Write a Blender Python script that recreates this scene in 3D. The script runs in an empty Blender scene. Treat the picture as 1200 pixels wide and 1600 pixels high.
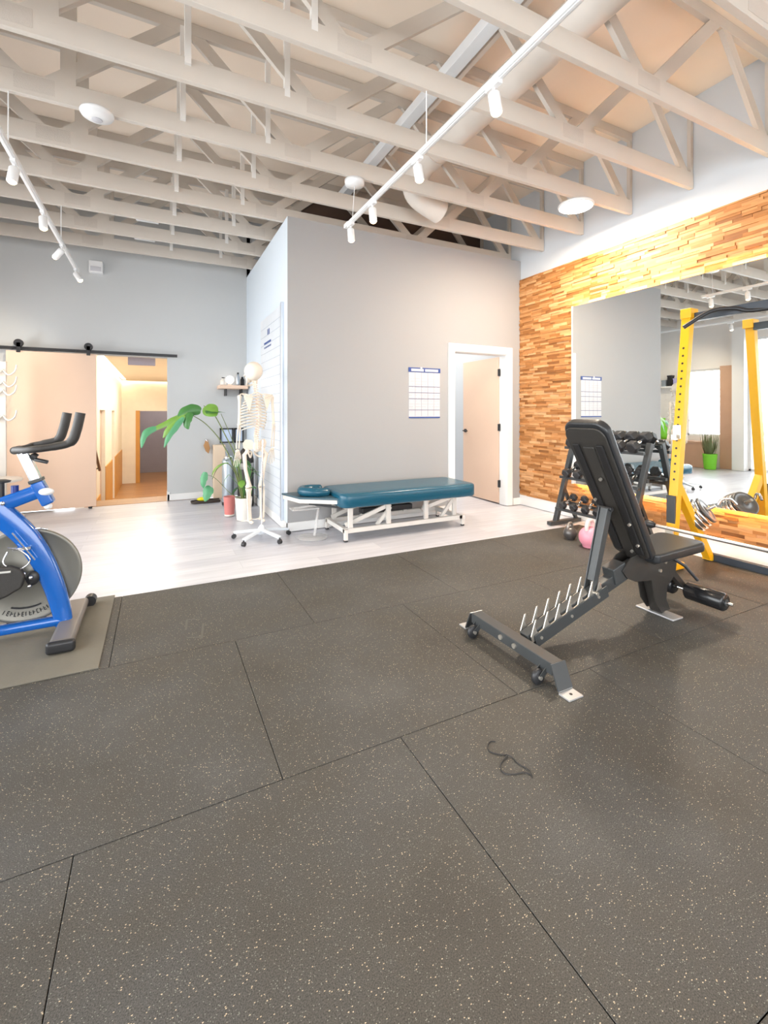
import bpy, bmesh, math, random
from mathutils import Vector, Matrix, Quaternion
random.seed(7)
sc = bpy.context.scene
COL = sc.collection
PI = math.pi

# ------------------------------------------------------------------ camera
cam_d = bpy.data.cameras.new('camera'); cam = bpy.data.objects.new('camera', cam_d); COL.objects.link(cam)
cam_d.sensor_fit = 'HORIZONTAL'; cam_d.sensor_width = 36.0
cam_d.lens = 36.0 * 710.0 / 1200.0
cam_d.shift_y = -(800.0 - 645.0) / 1200.0
cam_d.clip_start = 0.05
cam.location = (0, 0, 1.25)
cam.rotation_euler = (PI / 2, 0, -math.atan(0.5))
sc.camera = cam
# ------------------------------------------------------------------ colour + exposure
sc.view_settings.view_transform = 'Standard'
sc.view_settings.look = 'None'
sc.view_settings.gamma = 1.0
sc.view_settings.use_curve_mapping = False
sc.view_settings.exposure = 0.42
# ------------------------------------------------------------------ world (bright overcast daylight outside the glazing)
w = bpy.data.worlds.new('daylight'); sc.world = w; w.use_nodes = True
bg = w.node_tree.nodes['Background']; bg.inputs[0].default_value = (0.93, 0.97, 1.0, 1); bg.inputs[1].default_value = 2.6

def area(name, loc, rot, sx, sy, power, col):
    l = bpy.data.lights.new(name, 'AREA'); l.shape = 'RECTANGLE'; l.size = sx; l.size_y = sy; l.energy = power; l.color = col
    o = bpy.data.objects.new(name, l); COL.objects.link(o); o.location = loc; o.rotation_euler = rot
    return o
# daylight coming in through the left storefront and unseen rear glazing, both enlarged for soft light
area('daylight_left', (-2.95, 1.2, 1.6), (0, -PI / 2, 0), 2.8, 8.0, 260, (0.95, 0.98, 1.0))
area('daylight_left_window', (-2.95, 6.14, 1.5), (0, -PI / 2, 0), 1.5, 0.75, 34, (0.95, 0.98, 1.0))
area('added_daylight_rear', (0.9, -3.35, 1.6), (PI / 2, 0, 0), 6.4, 2.8, 150, (0.97, 0.98, 1.0))

# ================================================================== materials
MATS = {}
def mat(name, col, rough=0.5, metal=0.0, spec=0.5, emit=None, estr=0.0, bump=None, var=None, coat=0.0, alpha=None, trans=0.0):
    if name in MATS: return MATS[name]
    m = bpy.data.materials.new(name); m.use_nodes = True
    nt = m.node_tree; b = nt.nodes['Principled BSDF']
    b.inputs['Base Color'].default_value = (*col, 1); b.inputs['Roughness'].default_value = rough
    b.inputs['Metallic'].default_value = metal; b.inputs['Specular IOR Level'].default_value = spec
    b.inputs['Coat Weight'].default_value = coat
    b.inputs['Transmission Weight'].default_value = trans
    if alpha is not None: b.inputs['Alpha'].default_value = alpha
    if emit: b.inputs['Emission Color'].default_value = (*emit, 1); b.inputs['Emission Strength'].default_value = estr
    tc = nt.nodes.new('ShaderNodeTexCoord')
    # slight procedural colour variation on everything
    sca, amt = var or (6.0, 0.06)
    n = nt.nodes.new('ShaderNodeTexNoise'); n.inputs['Scale'].default_value = sca; n.inputs['Detail'].default_value = 4
    nt.links.new(tc.outputs['Object'], n.inputs['Vector'])
    r = nt.nodes.new('ShaderNodeMapRange'); r.inputs['To Min'].default_value = 1 - amt; r.inputs['To Max'].default_value = 1 + amt
    nt.links.new(n.outputs['Fac'], r.inputs['Value'])
    mx = nt.nodes.new('ShaderNodeVectorMath'); mx.operation = 'SCALE'; mx.inputs[0].default_value = col
    nt.links.new(r.outputs['Result'], mx.inputs['Scale']); nt.links.new(mx.outputs['Vector'], b.inputs['Base Color'])
    if bump:
        bs, bstr = bump
        n2 = nt.nodes.new('ShaderNodeTexNoise'); n2.inputs['Scale'].default_value = bs; n2.inputs['Detail'].default_value = 2
        nt.links.new(tc.outputs['Object'], n2.inputs['Vector'])
        bp = nt.nodes.new('ShaderNodeBump'); bp.inputs['Strength'].default_value = bstr; bp.inputs['Distance'].default_value = 0.002
        nt.links.new(n2.outputs['Fac'], bp.inputs['Height']); nt.links.new(bp.outputs['Normal'], b.inputs['Normal'])
    MATS[name] = m
    return m

def ramp(nt, fac, stops):
    r = nt.nodes.new('ShaderNodeValToRGB'); e = r.color_ramp.elements
    while len(e) < len(stops): e.new(0.5)
    for el, (p, c) in zip(e, stops): el.position = p; el.color = (*c, 1)
    nt.links.new(fac, r.inputs['Fac']); return r

def rubber_mat():
    m = bpy.data.materials.new('speckled_rubber'); m.use_nodes = True; nt = m.node_tree; b = nt.nodes['Principled BSDF']
    tc = nt.nodes.new('ShaderNodeTexCoord')
    big = nt.nodes.new('ShaderNodeTexNoise'); big.inputs['Scale'].default_value = 1.7; big.inputs['Detail'].default_value = 5
    nt.links.new(tc.outputs['Object'], big.inputs['Vector'])
    base = ramp(nt, big.outputs['Fac'], [(0.28, (0.042, 0.037, 0.031)), (0.42, (0.060, 0.055, 0.047)), (0.55, (0.064, 0.061, 0.056)), (0.66, (0.078, 0.075, 0.070)), (0.78, (0.100, 0.093, 0.080))])
    fine = nt.nodes.new('ShaderNodeTexNoise'); fine.inputs['Scale'].default_value = 330; fine.inputs['Detail'].default_value = 3
    nt.links.new(tc.outputs['Object'], fine.inputs['Vector'])
    fr = nt.nodes.new('ShaderNodeMapRange'); fr.inputs['From Min'].default_value = 0.3; fr.inputs['From Max'].default_value = 0.7
    fr.inputs['To Min'].default_value = 0.40; fr.inputs['To Max'].default_value = 1.6
    nt.links.new(fine.outputs['Fac'], fr.inputs['Value'])
    sm = nt.nodes.new('ShaderNodeVectorMath'); sm.operation = 'SCALE'
    nt.links.new(base.outputs['Color'], sm.inputs[0]); nt.links.new(fr.outputs['Result'], sm.inputs['Scale'])
    last = sm.outputs['Vector']
    for scale, thr, keep, colr in ((170, 0.30, 0.980, (0.50, 0.40, 0.27)), (110, 0.20, 0.976, (0.62, 0.50, 0.34)), (240, 0.33, 0.95, (0.22, 0.23, 0.19))):
        # stretched chips: domain-warped voronoi cells, most of them switched off
        mp = nt.nodes.new('ShaderNodeMapping'); mp.inputs['Scale'].default_value = (1, 1.7, 1); mp.inputs['Rotation'].default_value = (0, 0, scale)
        nt.links.new(tc.outputs['Object'], mp.inputs['Vector'])
        v = nt.nodes.new('ShaderNodeTexVoronoi'); v.inputs['Scale'].default_value = scale; v.voronoi_dimensions = '2D'
        nt.links.new(mp.outputs['Vector'], v.inputs['Vector'])
        sep = nt.nodes.new('ShaderNodeSeparateColor'); nt.links.new(v.outputs['Color'], sep.inputs['Color'])
        gt = nt.nodes.new('ShaderNodeMath'); gt.operation = 'GREATER_THAN'; gt.inputs[1].default_value = keep; nt.links.new(sep.outputs['Red'], gt.inputs[0])
        lt = nt.nodes.new('ShaderNodeMath'); lt.operation = 'LESS_THAN'; lt.inputs[1].default_value = thr; nt.links.new(v.outputs['Distance'], lt.inputs[0])
        mu = nt.nodes.new('ShaderNodeMath'); mu.operation = 'MULTIPLY'; nt.links.new(gt.outputs[0], mu.inputs[0]); nt.links.new(lt.outputs[0], mu.inputs[1])
        mi = nt.nodes.new('ShaderNodeMix'); mi.data_type = 'RGBA'
        nt.links.new(mu.outputs[0], mi.inputs['Factor']); nt.links.new(last, mi.inputs[6]); mi.inputs[7].default_value = (*colr, 1)
        last = mi.outputs[2]
    nt.links.new(last, b.inputs['Base Color'])
    b.inputs['Specular IOR Level'].default_value = 0.45
    rr = nt.nodes.new('ShaderNodeMapRange'); rr.inputs['To Min'].default_value = 0.5; rr.inputs['To Max'].default_value = 0.75
    nt.links.new(big.outputs['Fac'], rr.inputs['Value']); nt.links.new(rr.outputs['Result'], b.inputs['Roughness'])
    bp = nt.nodes.new('ShaderNodeBump'); bp.inputs['Strength'].default_value = 0.35; bp.inputs['Distance'].default_value = 0.0015
    nt.links.new(fine.outputs['Fac'], bp.inputs['Height']); nt.links.new(bp.outputs['Normal'], b.inputs['Normal'])
    return m
RUBBER = rubber_mat()

def plank_mat(name, c1, c2, mort, scale_row, length, rough, rot=0.0, streak=0.06):
    m = bpy.data.materials.new(name); m.use_nodes = True; nt = m.node_tree; b = nt.nodes['Principled BSDF']
    tc = nt.nodes.new('ShaderNodeTexCoord'); mp = nt.nodes.new('ShaderNodeMapping'); mp.inputs['Rotation'].default_value = (0, 0, rot)
    nt.links.new(tc.outputs['Object'], mp.inputs['Vector'])
    br = nt.nodes.new('ShaderNodeTexBrick'); br.inputs['Scale'].default_value = 1.0
    br.inputs['Brick Width'].default_value = length; br.inputs['Row Height'].default_value = scale_row
    br.inputs['Mortar Size'].default_value = 0.0015; br.inputs['Color1'].default_value = (*c1, 1); br.inputs['Color2'].default_value = (*c2, 1); br.inputs['Mortar'].default_value = (*mort, 1)
    nt.links.new(mp.outputs['Vector'], br.inputs['Vector'])
    mp2 = nt.nodes.new('ShaderNodeMapping'); mp2.inputs['Scale'].default_value = (1.6, 14, 1); nt.links.new(mp.outputs['Vector'], mp2.inputs['Vector'])
    n = nt.nodes.new('ShaderNodeTexNoise'); n.inputs['Scale'].default_value = 1.5; n.inputs['Detail'].default_value = 6
    nt.links.new(mp2.outputs['Vector'], n.inputs['Vector'])
    r = nt.nodes.new('ShaderNodeMapRange'); r.inputs['From Min'].default_value = 0.3; r.inputs['From Max'].default_value = 0.7
    r.inputs['To Min'].default_value = 1 - streak; r.inputs['To Max'].default_value = 1 + streak
    nt.links.new(n.outputs['Fac'], r.inputs['Value'])
    s = nt.nodes.new('ShaderNodeVectorMath'); s.operation = 'SCALE'; nt.links.new(br.outputs['Color'], s.inputs[0]); nt.links.new(r.outputs['Result'], s.inputs['Scale'])
    nt.links.new(s.outputs['Vector'], b.inputs['Base Color']); b.inputs['Roughness'].default_value = rough
    return m
VINYL = plank_mat('pale_vinyl_planks', (0.62, 0.62, 0.66), (0.52, 0.52, 0.57), (0.46, 0.46, 0.5), 0.19, 1.25, 0.32, 0, 0.10)
LOWWOOD = plank_mat('amber_wood_floor', (0.44, 0.23, 0.09), (0.36, 0.18, 0.07), (0.18, 0.09, 0.04), 0.1, 1.0, 0.35)

def strip_mat():
    m = bpy.data.materials.new('stacked_wood_strips'); m.use_nodes = True; nt = m.node_tree; b = nt.nodes['Principled BSDF']
    g = nt.nodes.new('ShaderNodeNewGeometry')
    r = ramp(nt, g.outputs['Random Per Island'], [(0.0, (0.26, 0.095, 0.02)), (0.15, (0.38, 0.15, 0.035)), (0.4, (0.50, 0.215, 0.066)), (0.7, (0.58, 0.28, 0.10)), (1.0, (0.70, 0.39, 0.18))])
    tc = nt.nodes.new('ShaderNodeTexCoord'); mp = nt.nodes.new('ShaderNodeMapping'); mp.inputs['Scale'].default_value = (1, 5, 60)
    nt.links.new(tc.outputs['Object'], mp.inputs['Vector'])
    n = nt.nodes.new('ShaderNodeTexNoise'); n.inputs['Scale'].default_value = 2; n.inputs['Detail'].default_value = 4; nt.links.new(mp.outputs['Vector'], n.inputs['Vector'])
    mr = nt.nodes.new('ShaderNodeMapRange'); mr.inputs['From Min'].default_value = 0.3; mr.inputs['From Max'].default_value = 0.7
    mr.inputs['To Min'].default_value = 0.78; mr.inputs['To Max'].default_value = 1.12; nt.links.new(n.outputs['Fac'], mr.inputs['Value'])
    s = nt.nodes.new('ShaderNodeVectorMath'); s.operation = 'SCALE'; nt.links.new(r.outputs['Color'], s.inputs[0]); nt.links.new(mr.outputs['Result'], s.inputs['Scale'])
    nt.links.new(s.outputs['Vector'], b.inputs['Base Color']); b.inputs['Roughness'].default_value = 0.6
    return m
STRIPS = strip_mat()

def glass_mat():
    m = bpy.data.materials.new('window_glass'); m.use_nodes = True; nt = m.node_tree; nt.nodes.clear()
    o = nt.nodes.new('ShaderNodeOutputMaterial'); t = nt.nodes.new('ShaderNodeBsdfTransparent'); gl = nt.nodes.new('ShaderNodeBsdfGlossy'); gl.inputs['Roughness'].default_value = 0.02
    f = nt.nodes.new('ShaderNodeFresnel'); f.inputs['IOR'].default_value = 1.3; mx = nt.nodes.new('ShaderNodeMixShader')
    nt.links.new(f.outputs[0], mx.inputs[0]); nt.links.new(t.outputs[0], mx.inputs[1]); nt.links.new(gl.outputs[0], mx.inputs[2]); nt.links.new(mx.outputs[0], o.inputs[0])
    return m
GLASS = glass_mat()

def mesh_rubber():
    m = mat('textured_equipment_mat', (0.155, 0.142, 0.112), 0.7)
    nt = m.node_tree; b = nt.nodes['Principled BSDF']; tc = [n for n in nt.nodes if n.type == 'TEX_COORD'][0]
    mp = nt.nodes.new('ShaderNodeMapping'); mp.inputs['Rotation'].default_value = (0, 0, 0.78); nt.links.new(tc.outputs['Object'], mp.inputs['Vector'])
    c = nt.nodes.new('ShaderNodeTexChecker'); c.inputs['Scale'].default_value = 26; nt.links.new(mp.outputs['Vector'], c.inputs['Vector'])
    bp = nt.nodes.new('ShaderNodeBump'); bp.inputs['Strength'].default_value = 1.0; bp.inputs['Distance'].default_value = 0.006
    nt.links.new(c.outputs['Fac'], bp.inputs['Height']); nt.links.new(bp.outputs['Normal'], b.inputs['Normal'])
    return m

white_wall = mat('cool_white_paint', (0.63, 0.66, 0.69), 0.75, bump=(90, 0.15), var=(1.5, 0.02))
grey_wall = mat('warm_grey_paint', (0.37, 0.365, 0.365), 0.75, bump=(90, 0.25), var=(1.5, 0.02))
back_wall_m = mat('pale_grey_paint', (0.55, 0.56, 0.56), 0.75, bump=(90, 0.15), var=(1.5, 0.02))
blue_wall = mat('pale_blue_paint', (0.66, 0.73, 0.80), 0.7, var=(1.5, 0.02))
trim_m = mat('white_trim_paint', (0.84, 0.83, 0.81), 0.45, var=(2, 0.02))
truss_m = mat('cream_painted_timber', (0.60, 0.545, 0.485), 0.6, bump=(60, 0.2), var=(4, 0.05))
deck_m = mat('cream_painted_plywood', (0.88, 0.76, 0.64), 0.7, bump=(30, 0.2), var=(1.2, 0.06))
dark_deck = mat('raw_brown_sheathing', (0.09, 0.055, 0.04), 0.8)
maple = mat('pale_maple_veneer', (0.78, 0.56, 0.42), 0.5, bump=(40, 0.1), var=(3, 0.04))
black_metal = mat('black_powder_coat', (0.018, 0.018, 0.02), 0.4)
dark_plastic = mat('dark_textured_plastic', (0.028, 0.025, 0.022), 0.42, bump=(500, 0.7))
vinyl_pad = mat('black_upholstery_vinyl', (0.022, 0.023, 0.025), 0.33, bump=(300, 0.2))
gun_metal = mat('graphite_powder_coat', (0.058, 0.062, 0.064), 0.34, 0.2)
nickel = mat('satin_nickel_steel', (0.72, 0.68, 0.61), 0.3, 0.85)
chrome = mat('polished_chrome', (0.82, 0.82, 0.83), 0.12, 1.0)
white_metal = mat('white_powder_coat', (0.70, 0.66, 0.61), 0.35)
lamp_white = mat('white_lamp_enamel', (0.80, 0.80, 0.80), 0.35)
teal = mat('teal_upholstery_vinyl', (0.008, 0.082, 0.135), 0.26, bump=(220, 0.15))
yellow = mat('yellow_powder_coat', (0.86, 0.44, 0.008), 0.35)
blue_paint = mat('metallic_blue_paint', (0.002, 0.10, 0.42), 0.22, 0.0, coat=0.8)
hub_grey = mat('brushed_grey_disc', (0.23, 0.22, 0.19), 0.45, 0.7)
bone = mat('ivory_bone_plastic', (0.78, 0.70, 0.60), 0.5, bump=(80, 0.2))
bone_red = mat('reddish_disc_plastic', (0.70, 0.38, 0.27), 0.5)
leaf_m = mat('glossy_green_leaf', (0.055, 0.19, 0.045), 0.35, var=(9, 0.5))
leaf_l = mat('young_lime_leaf', (0.16, 0.32, 0.05), 0.4, var=(9, 0.3))
leaf_t = mat('bluish_green_leaf', (0.07, 0.27, 0.12), 0.45, var=(9, 0.2))
stem_m = mat('olive_plant_stem', (0.16, 0.20, 0.06), 0.5)
soil = mat('dark_potting_soil', (0.04, 0.028, 0.02), 0.9, bump=(60, 1))
pot_w = mat('cream_ceramic', (0.80, 0.75, 0.68), 0.4)
pot_p = mat('dusty_pink_ceramic', (0.62, 0.20, 0.18), 0.5)
pot_g = mat('lime_green_plastic', (0.20, 0.62, 0.03), 0.4)
pinkkb = mat('pink_vinyl_coating', (0.80, 0.30, 0.38), 0.4)
greykb = mat('grey_cast_iron', (0.13, 0.12, 0.115), 0.35, 0.5)
hexrub = mat('black_hex_rubber', (0.020, 0.020, 0.022), 0.45)
duct_m = mat('painted_spiral_duct', (0.72, 0.66, 0.60), 0.5)
paper = mat('white_poster_paper', (0.58, 0.57, 0.60), 0.6)
ink_blue = mat('dark_blue_print', (0.03, 0.07, 0.26), 0.6)
ink_grey = mat('grey_print_line', (0.12, 0.13, 0.22), 0.6)
wood_o = mat('orange_wood_panel', (0.60, 0.30, 0.07), 0.45, var=(4, 0.12))
warm_wall = mat('warm_cream_paint', (0.85, 0.79, 0.68), 0.7)
cedar = mat('light_reddish_wood', (0.58, 0.36, 0.24), 0.55, var=(3, 0.1))
steel_grey = mat('galvanised_steel', (0.42, 0.47, 0.52), 0.35, 0.6)
led_warm = mat('warm_led_strip', (1, 0.85, 0.6), 0.5, emit=(1.0, 0.86, 0.64), estr=6)
lens_m = mat('lit_lamp_lens', (1, 0.95, 0.85), 0.4, emit=(1.0, 0.72, 0.38), estr=5)
disc_lit = mat('lit_disc_diffuser', (1, 1, 1), 0.4, emit=(1.0, 0.97, 0.92), estr=22)
mirror_m = mat('silvered_mirror', (0.90, 0.94, 0.94), 0.0, 1.0, var=(1, 0.0))

# ================================================================== mesh builder
OFF = {}
class M:
    def __init__(s): s.v = []; s.f = []; s.s = []
    def add(s, vs, fs, smooth=False):
        n = len(s.v); s.v += [Vector(p) for p in vs]; s.f += [tuple(i + n for i in f) for f in fs]; s.s += [smooth] * len(fs); return s
    def box(s, lo, hi):
        x0, y0, z0 = lo; x1, y1, z1 = hi
        return s.add([(x0,y0,z0),(x1,y0,z0),(x1,y1,z0),(x0,y1,z0),(x0,y0,z1),(x1,y0,z1),(x1,y1,z1),(x0,y1,z1)],
                     [(0,3,2,1),(4,5,6,7),(0,1,5,4),(1,2,6,5),(2,3,7,6),(3,0,4,7)])
    def beam(s, p0, p1, w, h, side=(0, 1, 0)):
        # rectangular bar from p0 to p1; w along 'side', h across
        p0 = Vector(p0); p1 = Vector(p1); d = (p1 - p0).normalized(); sd = Vector(side); sd = (sd - d * sd.dot(d)).normalized(); up = d.cross(sd)
        vs = [p + sd * a * w / 2 + up * b * h / 2 for p in (p0, p1) for a, b in ((-1,-1),(1,-1),(1,1),(-1,1))]
        return s.add(vs, [(0,1,2,3),(7,6,5,4),(0,4,5,1),(1,5,6,2),(2,6,7,3),(3,7,4,0)])
    def tube(s, pts, r, n=12, cap=True):
        pts = [Vector(p) for p in pts]; R = r if isinstance(r, (list, tuple)) else [r] * len(pts)
        t0 = (pts[1] - pts[0]).normalized(); a = Vector((0, 0, 1)) if abs(t0.z) < 0.9 else Vector((1, 0, 0)); u = (a - t0 * a.dot(t0)).normalized()
        vs = []; fs = []
        for i, p in enumerate(pts):
            t = (pts[min(i + 1, len(pts) - 1)] - pts[max(i - 1, 0)])
            t = t.normalized() if t.length > 1e-9 else t0
            u = (u - t * u.dot(t)).normalized(); v = t.cross(u)
            vs += [p + (u * math.cos(2 * PI * k / n) + v * math.sin(2 * PI * k / n)) * R[i] for k in range(n)]
        for i in range(len(pts) - 1):
            for k in range(n):
                k2 = (k + 1) % n; fs.append((i*n+k, i*n+k2, (i+1)*n+k2, (i+1)*n+k))
        s.add(vs, fs, True)
        if cap:
            m = len(vs); s.add([vs[i] for i in range(n)], [tuple(range(n - 1, -1, -1))]); s.add([vs[m - n + i] for i in range(n)], [tuple(range(n))])
        return s
    def cyl(s, p0, p1, r0, r1=None, n=24): return s.tube([p0, p1], [r0, r1 if r1 is not None else r0], n)
    def lathe(s, prof, c=(0, 0, 0), axis=(0, 0, 1), n=32, smooth=True):
        c = Vector(c); ax = Vector(axis).normalized(); a = Vector((1, 0, 0)) if abs(ax.x) < 0.9 else Vector((0, 1, 0)); u = (a - ax * a.dot(ax)).normalized(); v = ax.cross(u)
        vs = []; fs = []
        for r, z in prof: vs += [c + ax * z + (u * math.cos(2*PI*k/n) + v * math.sin(2*PI*k/n)) * r for k in range(n)]
        for i in range(len(prof) - 1):
            for k in range(n):
                k2 = (k + 1) % n; fs.append((i*n+k, i*n+k2, (i+1)*n+k2, (i+1)*n+k))
        s.add(vs, fs, smooth)
        if prof[0][0] > 1e-6: s.add(vs[:n], [tuple(range(n - 1, -1, -1))])
        if prof[-1][0] > 1e-6: s.add(vs[-n:], [tuple(range(n))])
        return s
    def ball(s, c, r, n=16, m=10, rot=None):
        rx, ry, rz = r if isinstance(r, (list, tuple)) else (r, r, r); c = Vector(c); vs = []; fs = []
        for i in range(m + 1):
            ph = PI * i / m
            for k in range(n):
                p = Vector((rx*math.sin(ph)*math.cos(2*PI*k/n), ry*math.sin(ph)*math.sin(2*PI*k/n), rz*math.cos(ph)))
                if rot: p = rot @ p
                vs.append(c + p)
        for i in range(m):
            for k in range(n):
                k2 = (k + 1) % n; fs.append((i*n+k, (i+1)*n+k, (i+1)*n+k2, i*n+k2))
        return s.add(vs, fs, True)
    def prism(s, poly, o, ex, ey, ez, smooth=False):
        # polygon (2D) in plane (ex, ey) at origin o, extruded by vector ez
        o = Vector(o); ex = Vector(ex); ey = Vector(ey); ez = Vector(ez); n = len(poly)
        a = [o + ex * x + ey * y for x, y in poly]; b = [p + ez for p in a]
        return s.add(a + b, [tuple(range(n - 1, -1, -1)), tuple(range(n, 2 * n))] + [(i, (i+1) % n, n + (i+1) % n, n + i) for i in range(n)], smooth)
    def plate(s, p0, p1, depth, w): return s.beam(p0, p1, w, depth)
    def xform(s, mt): s.v = [mt @ p for p in s.v]; return s
    def build(s, name, material, parent=None, bevel=0.0, seg=2, subsurf=0, kind=None, weld=False):
        off = OFF.get(parent.name, Vector((0, 0, 0))) if parent else Vector((0, 0, 0))
        me = bpy.data.meshes.new(name); me.from_pydata([p - off for p in s.v], [], s.f); me.materials.append(material)
        me.polygons.foreach_set('use_smooth', s.s)
        if weld:
            bm = bmesh.new(); bm.from_mesh(me); bmesh.ops.remove_doubles(bm, verts=bm.verts, dist=1e-5); bmesh.ops.recalc_face_normals(bm, faces=bm.faces); bm.to_mesh(me); bm.free()
        me.update()
        o = bpy.data.objects.new(name, me); COL.objects.link(o)
        if parent: o.parent = parent; OFF[o.name] = off
        if bevel:
            b = o.modifiers.new('bevel', 'BEVEL'); b.width = bevel; b.segments = seg; b.limit_method = 'ANGLE'; b.harden_normals = False
            if seg > 1: 
                me.polygons.foreach_set('use_smooth', [True] * len(me.polygons))
                wn = o.modifiers.new('wn', 'WEIGHTED_NORMAL'); wn.keep_sharp = True
        if subsurf:
            q = o.modifiers.new('sub', 'SUBSURF'); q.levels = subsurf; q.render_levels = subsurf
        if kind: o['kind'] = kind
        return o

def thing(name, label, cat, loc=(0, 0, 0), group=None):
    o = bpy.data.objects.new(name, None); COL.objects.link(o); o.location = loc; o.empty_display_size = 0.1
    o['label'] = label; o['category'] = cat
    if group: o['group'] = group
    OFF[o.name] = Vector(loc)
    return o
def tag(o, label, cat, group=None):
    o['label'] = label; o['category'] = cat
    if group: o['group'] = group
    return o
def copy_tree(o, parent=None):
    c = o.copy(); COL.objects.link(c)
    if parent: c.parent = parent
    for ch in list(o.children): copy_tree(ch, c)
    return c
def struct(m, name, material, **k): return m.build(name, material, kind='structure', **k)
def arc(c, r, a0, a1, n, ex=(1,0,0), ey=(0,0,1)):
    c = Vector(c); ex = Vector(ex); ey = Vector(ey)
    return [c + ex * r * math.cos(a0 + (a1-a0)*i/n) + ey * r * math.sin(a0 + (a1-a0)*i/n) for i in range(n + 1)]
def smoothpath(pts, k=6):
    pts = [Vector(p) for p in pts]; out = []
    for i in range(len(pts) - 1):
        p0 = pts[max(i-1,0)]; p1 = pts[i]; p2 = pts[i+1]; p3 = pts[min(i+2,len(pts)-1)]
        for j in range(k):
            t = j / k
            out.append(0.5*((2*p1)+(-p0+p2)*t+(2*p0-5*p1+4*p2-p3)*t*t+(-p0+3*p1-3*p2+p3)*t**3))
    out.append(pts[-1]); return out

# ================================================================== room shell
XR, XL, YB, YR, ZC = 4.46, -2.6, 7.16, -3.0, 4.18     # right wall, left wall, back wall, rear wall, roof deck
BX, BY, BZ = 1.23, 4.73, 3.32                          # corner of the grey walled room
OX0, OX1, OZ = -1.2, 0.133, 2.03                       # doorway to the corridor
struct(M().box((XL-.2, YR-.2, -0.12), (XR+.2, YB, -0.006)), 'floor', VINYL)
# rubber tiles (one floor covering, seams modelled as small gaps)
rt = M(); P = 1.05; ye = 3.57
rows = [(-3.0+.05, -1.61), (-1.61, -0.56), (-0.56, 0.49), (0.49, 1.54), (1.54, 2.60), (2.60, ye)]
for ri, (y0, y1) in enumerate(rows):
    xo = -0.21 if ri % 2 else 0.385
    xs = sorted([xo + P*k for k in range(-5, 6) if XL < xo + P*k < 4.2] + [XL, 4.225])
    for x0, x1 in zip(xs[:-1], xs[1:]):
        if x1 - x0 > 0.05: rt.box((x0 + .0012, y0 + .0012, -0.006), (x1 - .0012, y1 - .0012, 0.0))
    rt.box((XL, YR, -0.008), (4.2, ye - .01, -0.0018))
struct(rt, 'floor_rubber', RUBBER, bevel=0.0012, seg=1)
# right wall: timber strip cladding from baseboard up to 3.05, painted above
struct(M().box((XR, YR-.2, -.1), (XR+.15, YB+2, ZC)), 'wall_right', white_wall)
cl = M(); z = 0.135; rnd = random.Random(3)
while z < 3.05:
    h = rnd.choice([0.024, 0.028, 0.032]); y = -1.2 - rnd.random() * .3
    while y < BY - .003:
        L = rnd.uniform(0.07, 0.27); y1 = min(y + L, BY - .003); d = rnd.uniform(0.010, 0.026)
        cl.box((XR - .008 - d, y, z), (XR + .001, y1 - .0008, min(z + h - .0006, 3.06))); y = y1
    z += h
struct(cl, 'wall_right_cladding', STRIPS)
struct(M().box((XR-.022, YR, 0), (XR+.001, BY, 0.135)), 'baseboard_right', trim_m, bevel=.003)
# grey room in the corner
g = M(); DX0, DX1, DZ = 3.345, 4.215, 2.04
g.box((BX, BY, 0), (DX0, BY+.12, BZ)); g.box((DX1, BY, 0), (XR, BY+.12, BZ)); g.box((DX0, BY, DZ), (DX1, BY+.12, BZ))
struct(g, 'wall_front', grey_wall)
struct(M().box((BX, BY+.12, 0), (BX+.12, YB, BZ)).box((BX-.0015, BY+.0005, 0), (BX, BY+.12, BZ)), 'wall_side', blue_wall)
struct(M().box((BX+.1, BY+.1, BZ-.3), (XR, YB+.2, BZ-.26)), 'ceiling_inner', white_wall)
struct(M().box((BX, YB, 0), (XR, YB+.12, ZC)), 'wall_inner', white_wall)
struct(M().box((BX-.014, BY-.014, 0), (DX0-.1, BY, .092)).box((DX1+.1, BY-.014, 0), (XR, BY, .092)).box((BX-.014, BY-.014, 0), (BX, YB, .092)), 'baseboard_front', trim_m, bevel=.003)
# back wall with opening, left wall with windows, unseen rear wall with glazing added for soft light
b = M(); b.box((XL-.2, YB, 0), (OX0, YB+.12, ZC)).box((OX1, YB, 0), (BX+.05, YB+.12, ZC)).box((OX0, YB, OZ), (OX1, YB+.12, ZC))
struct(b, 'wall_back', back_wall_m)
struct(M().box((OX1, YB-.014, 0), (BX, YB, .092)).box((OX1-.004, YB-.014, 0), (OX1+.03, YB+.12, .12)), 'baseboard_back', trim_m, bevel=.003)
l = M(); WY0, WY1, WZ0, WZ1 = 5.77, 6.52, .71, 2.26
l.box((XL-.15, WY0, 0), (XL, WY1, WZ0)).box((XL-.15, WY0, WZ1), (XL, WY1, ZC)).box((XL-.15, WY1, 0), (XL, YB+.1, ZC)).box((XL-.15, 5.25, 0), (XL, WY0, ZC)).box((XL-.15, YR-.2, 2.85), (XL, 5.25, ZC)).box((XL-.15, YR-.2, 0), (XL, -2.6, 2.9))
struct(l, 'wall_left', mat('warm_white_paint', (.84, .80, .76), .75, var=(1.5, .02)))
struct(M().box((XL-.15, YR-.15, 2.9), (XR+.1, YR, ZC)).box((XL-.15, YR-.15, 0), (-2.2, YR, 2.95)).box((4.0, YR-.15, 0), (XR+.1, YR, 2.95)), 'wall_rear', white_wall)
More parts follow.
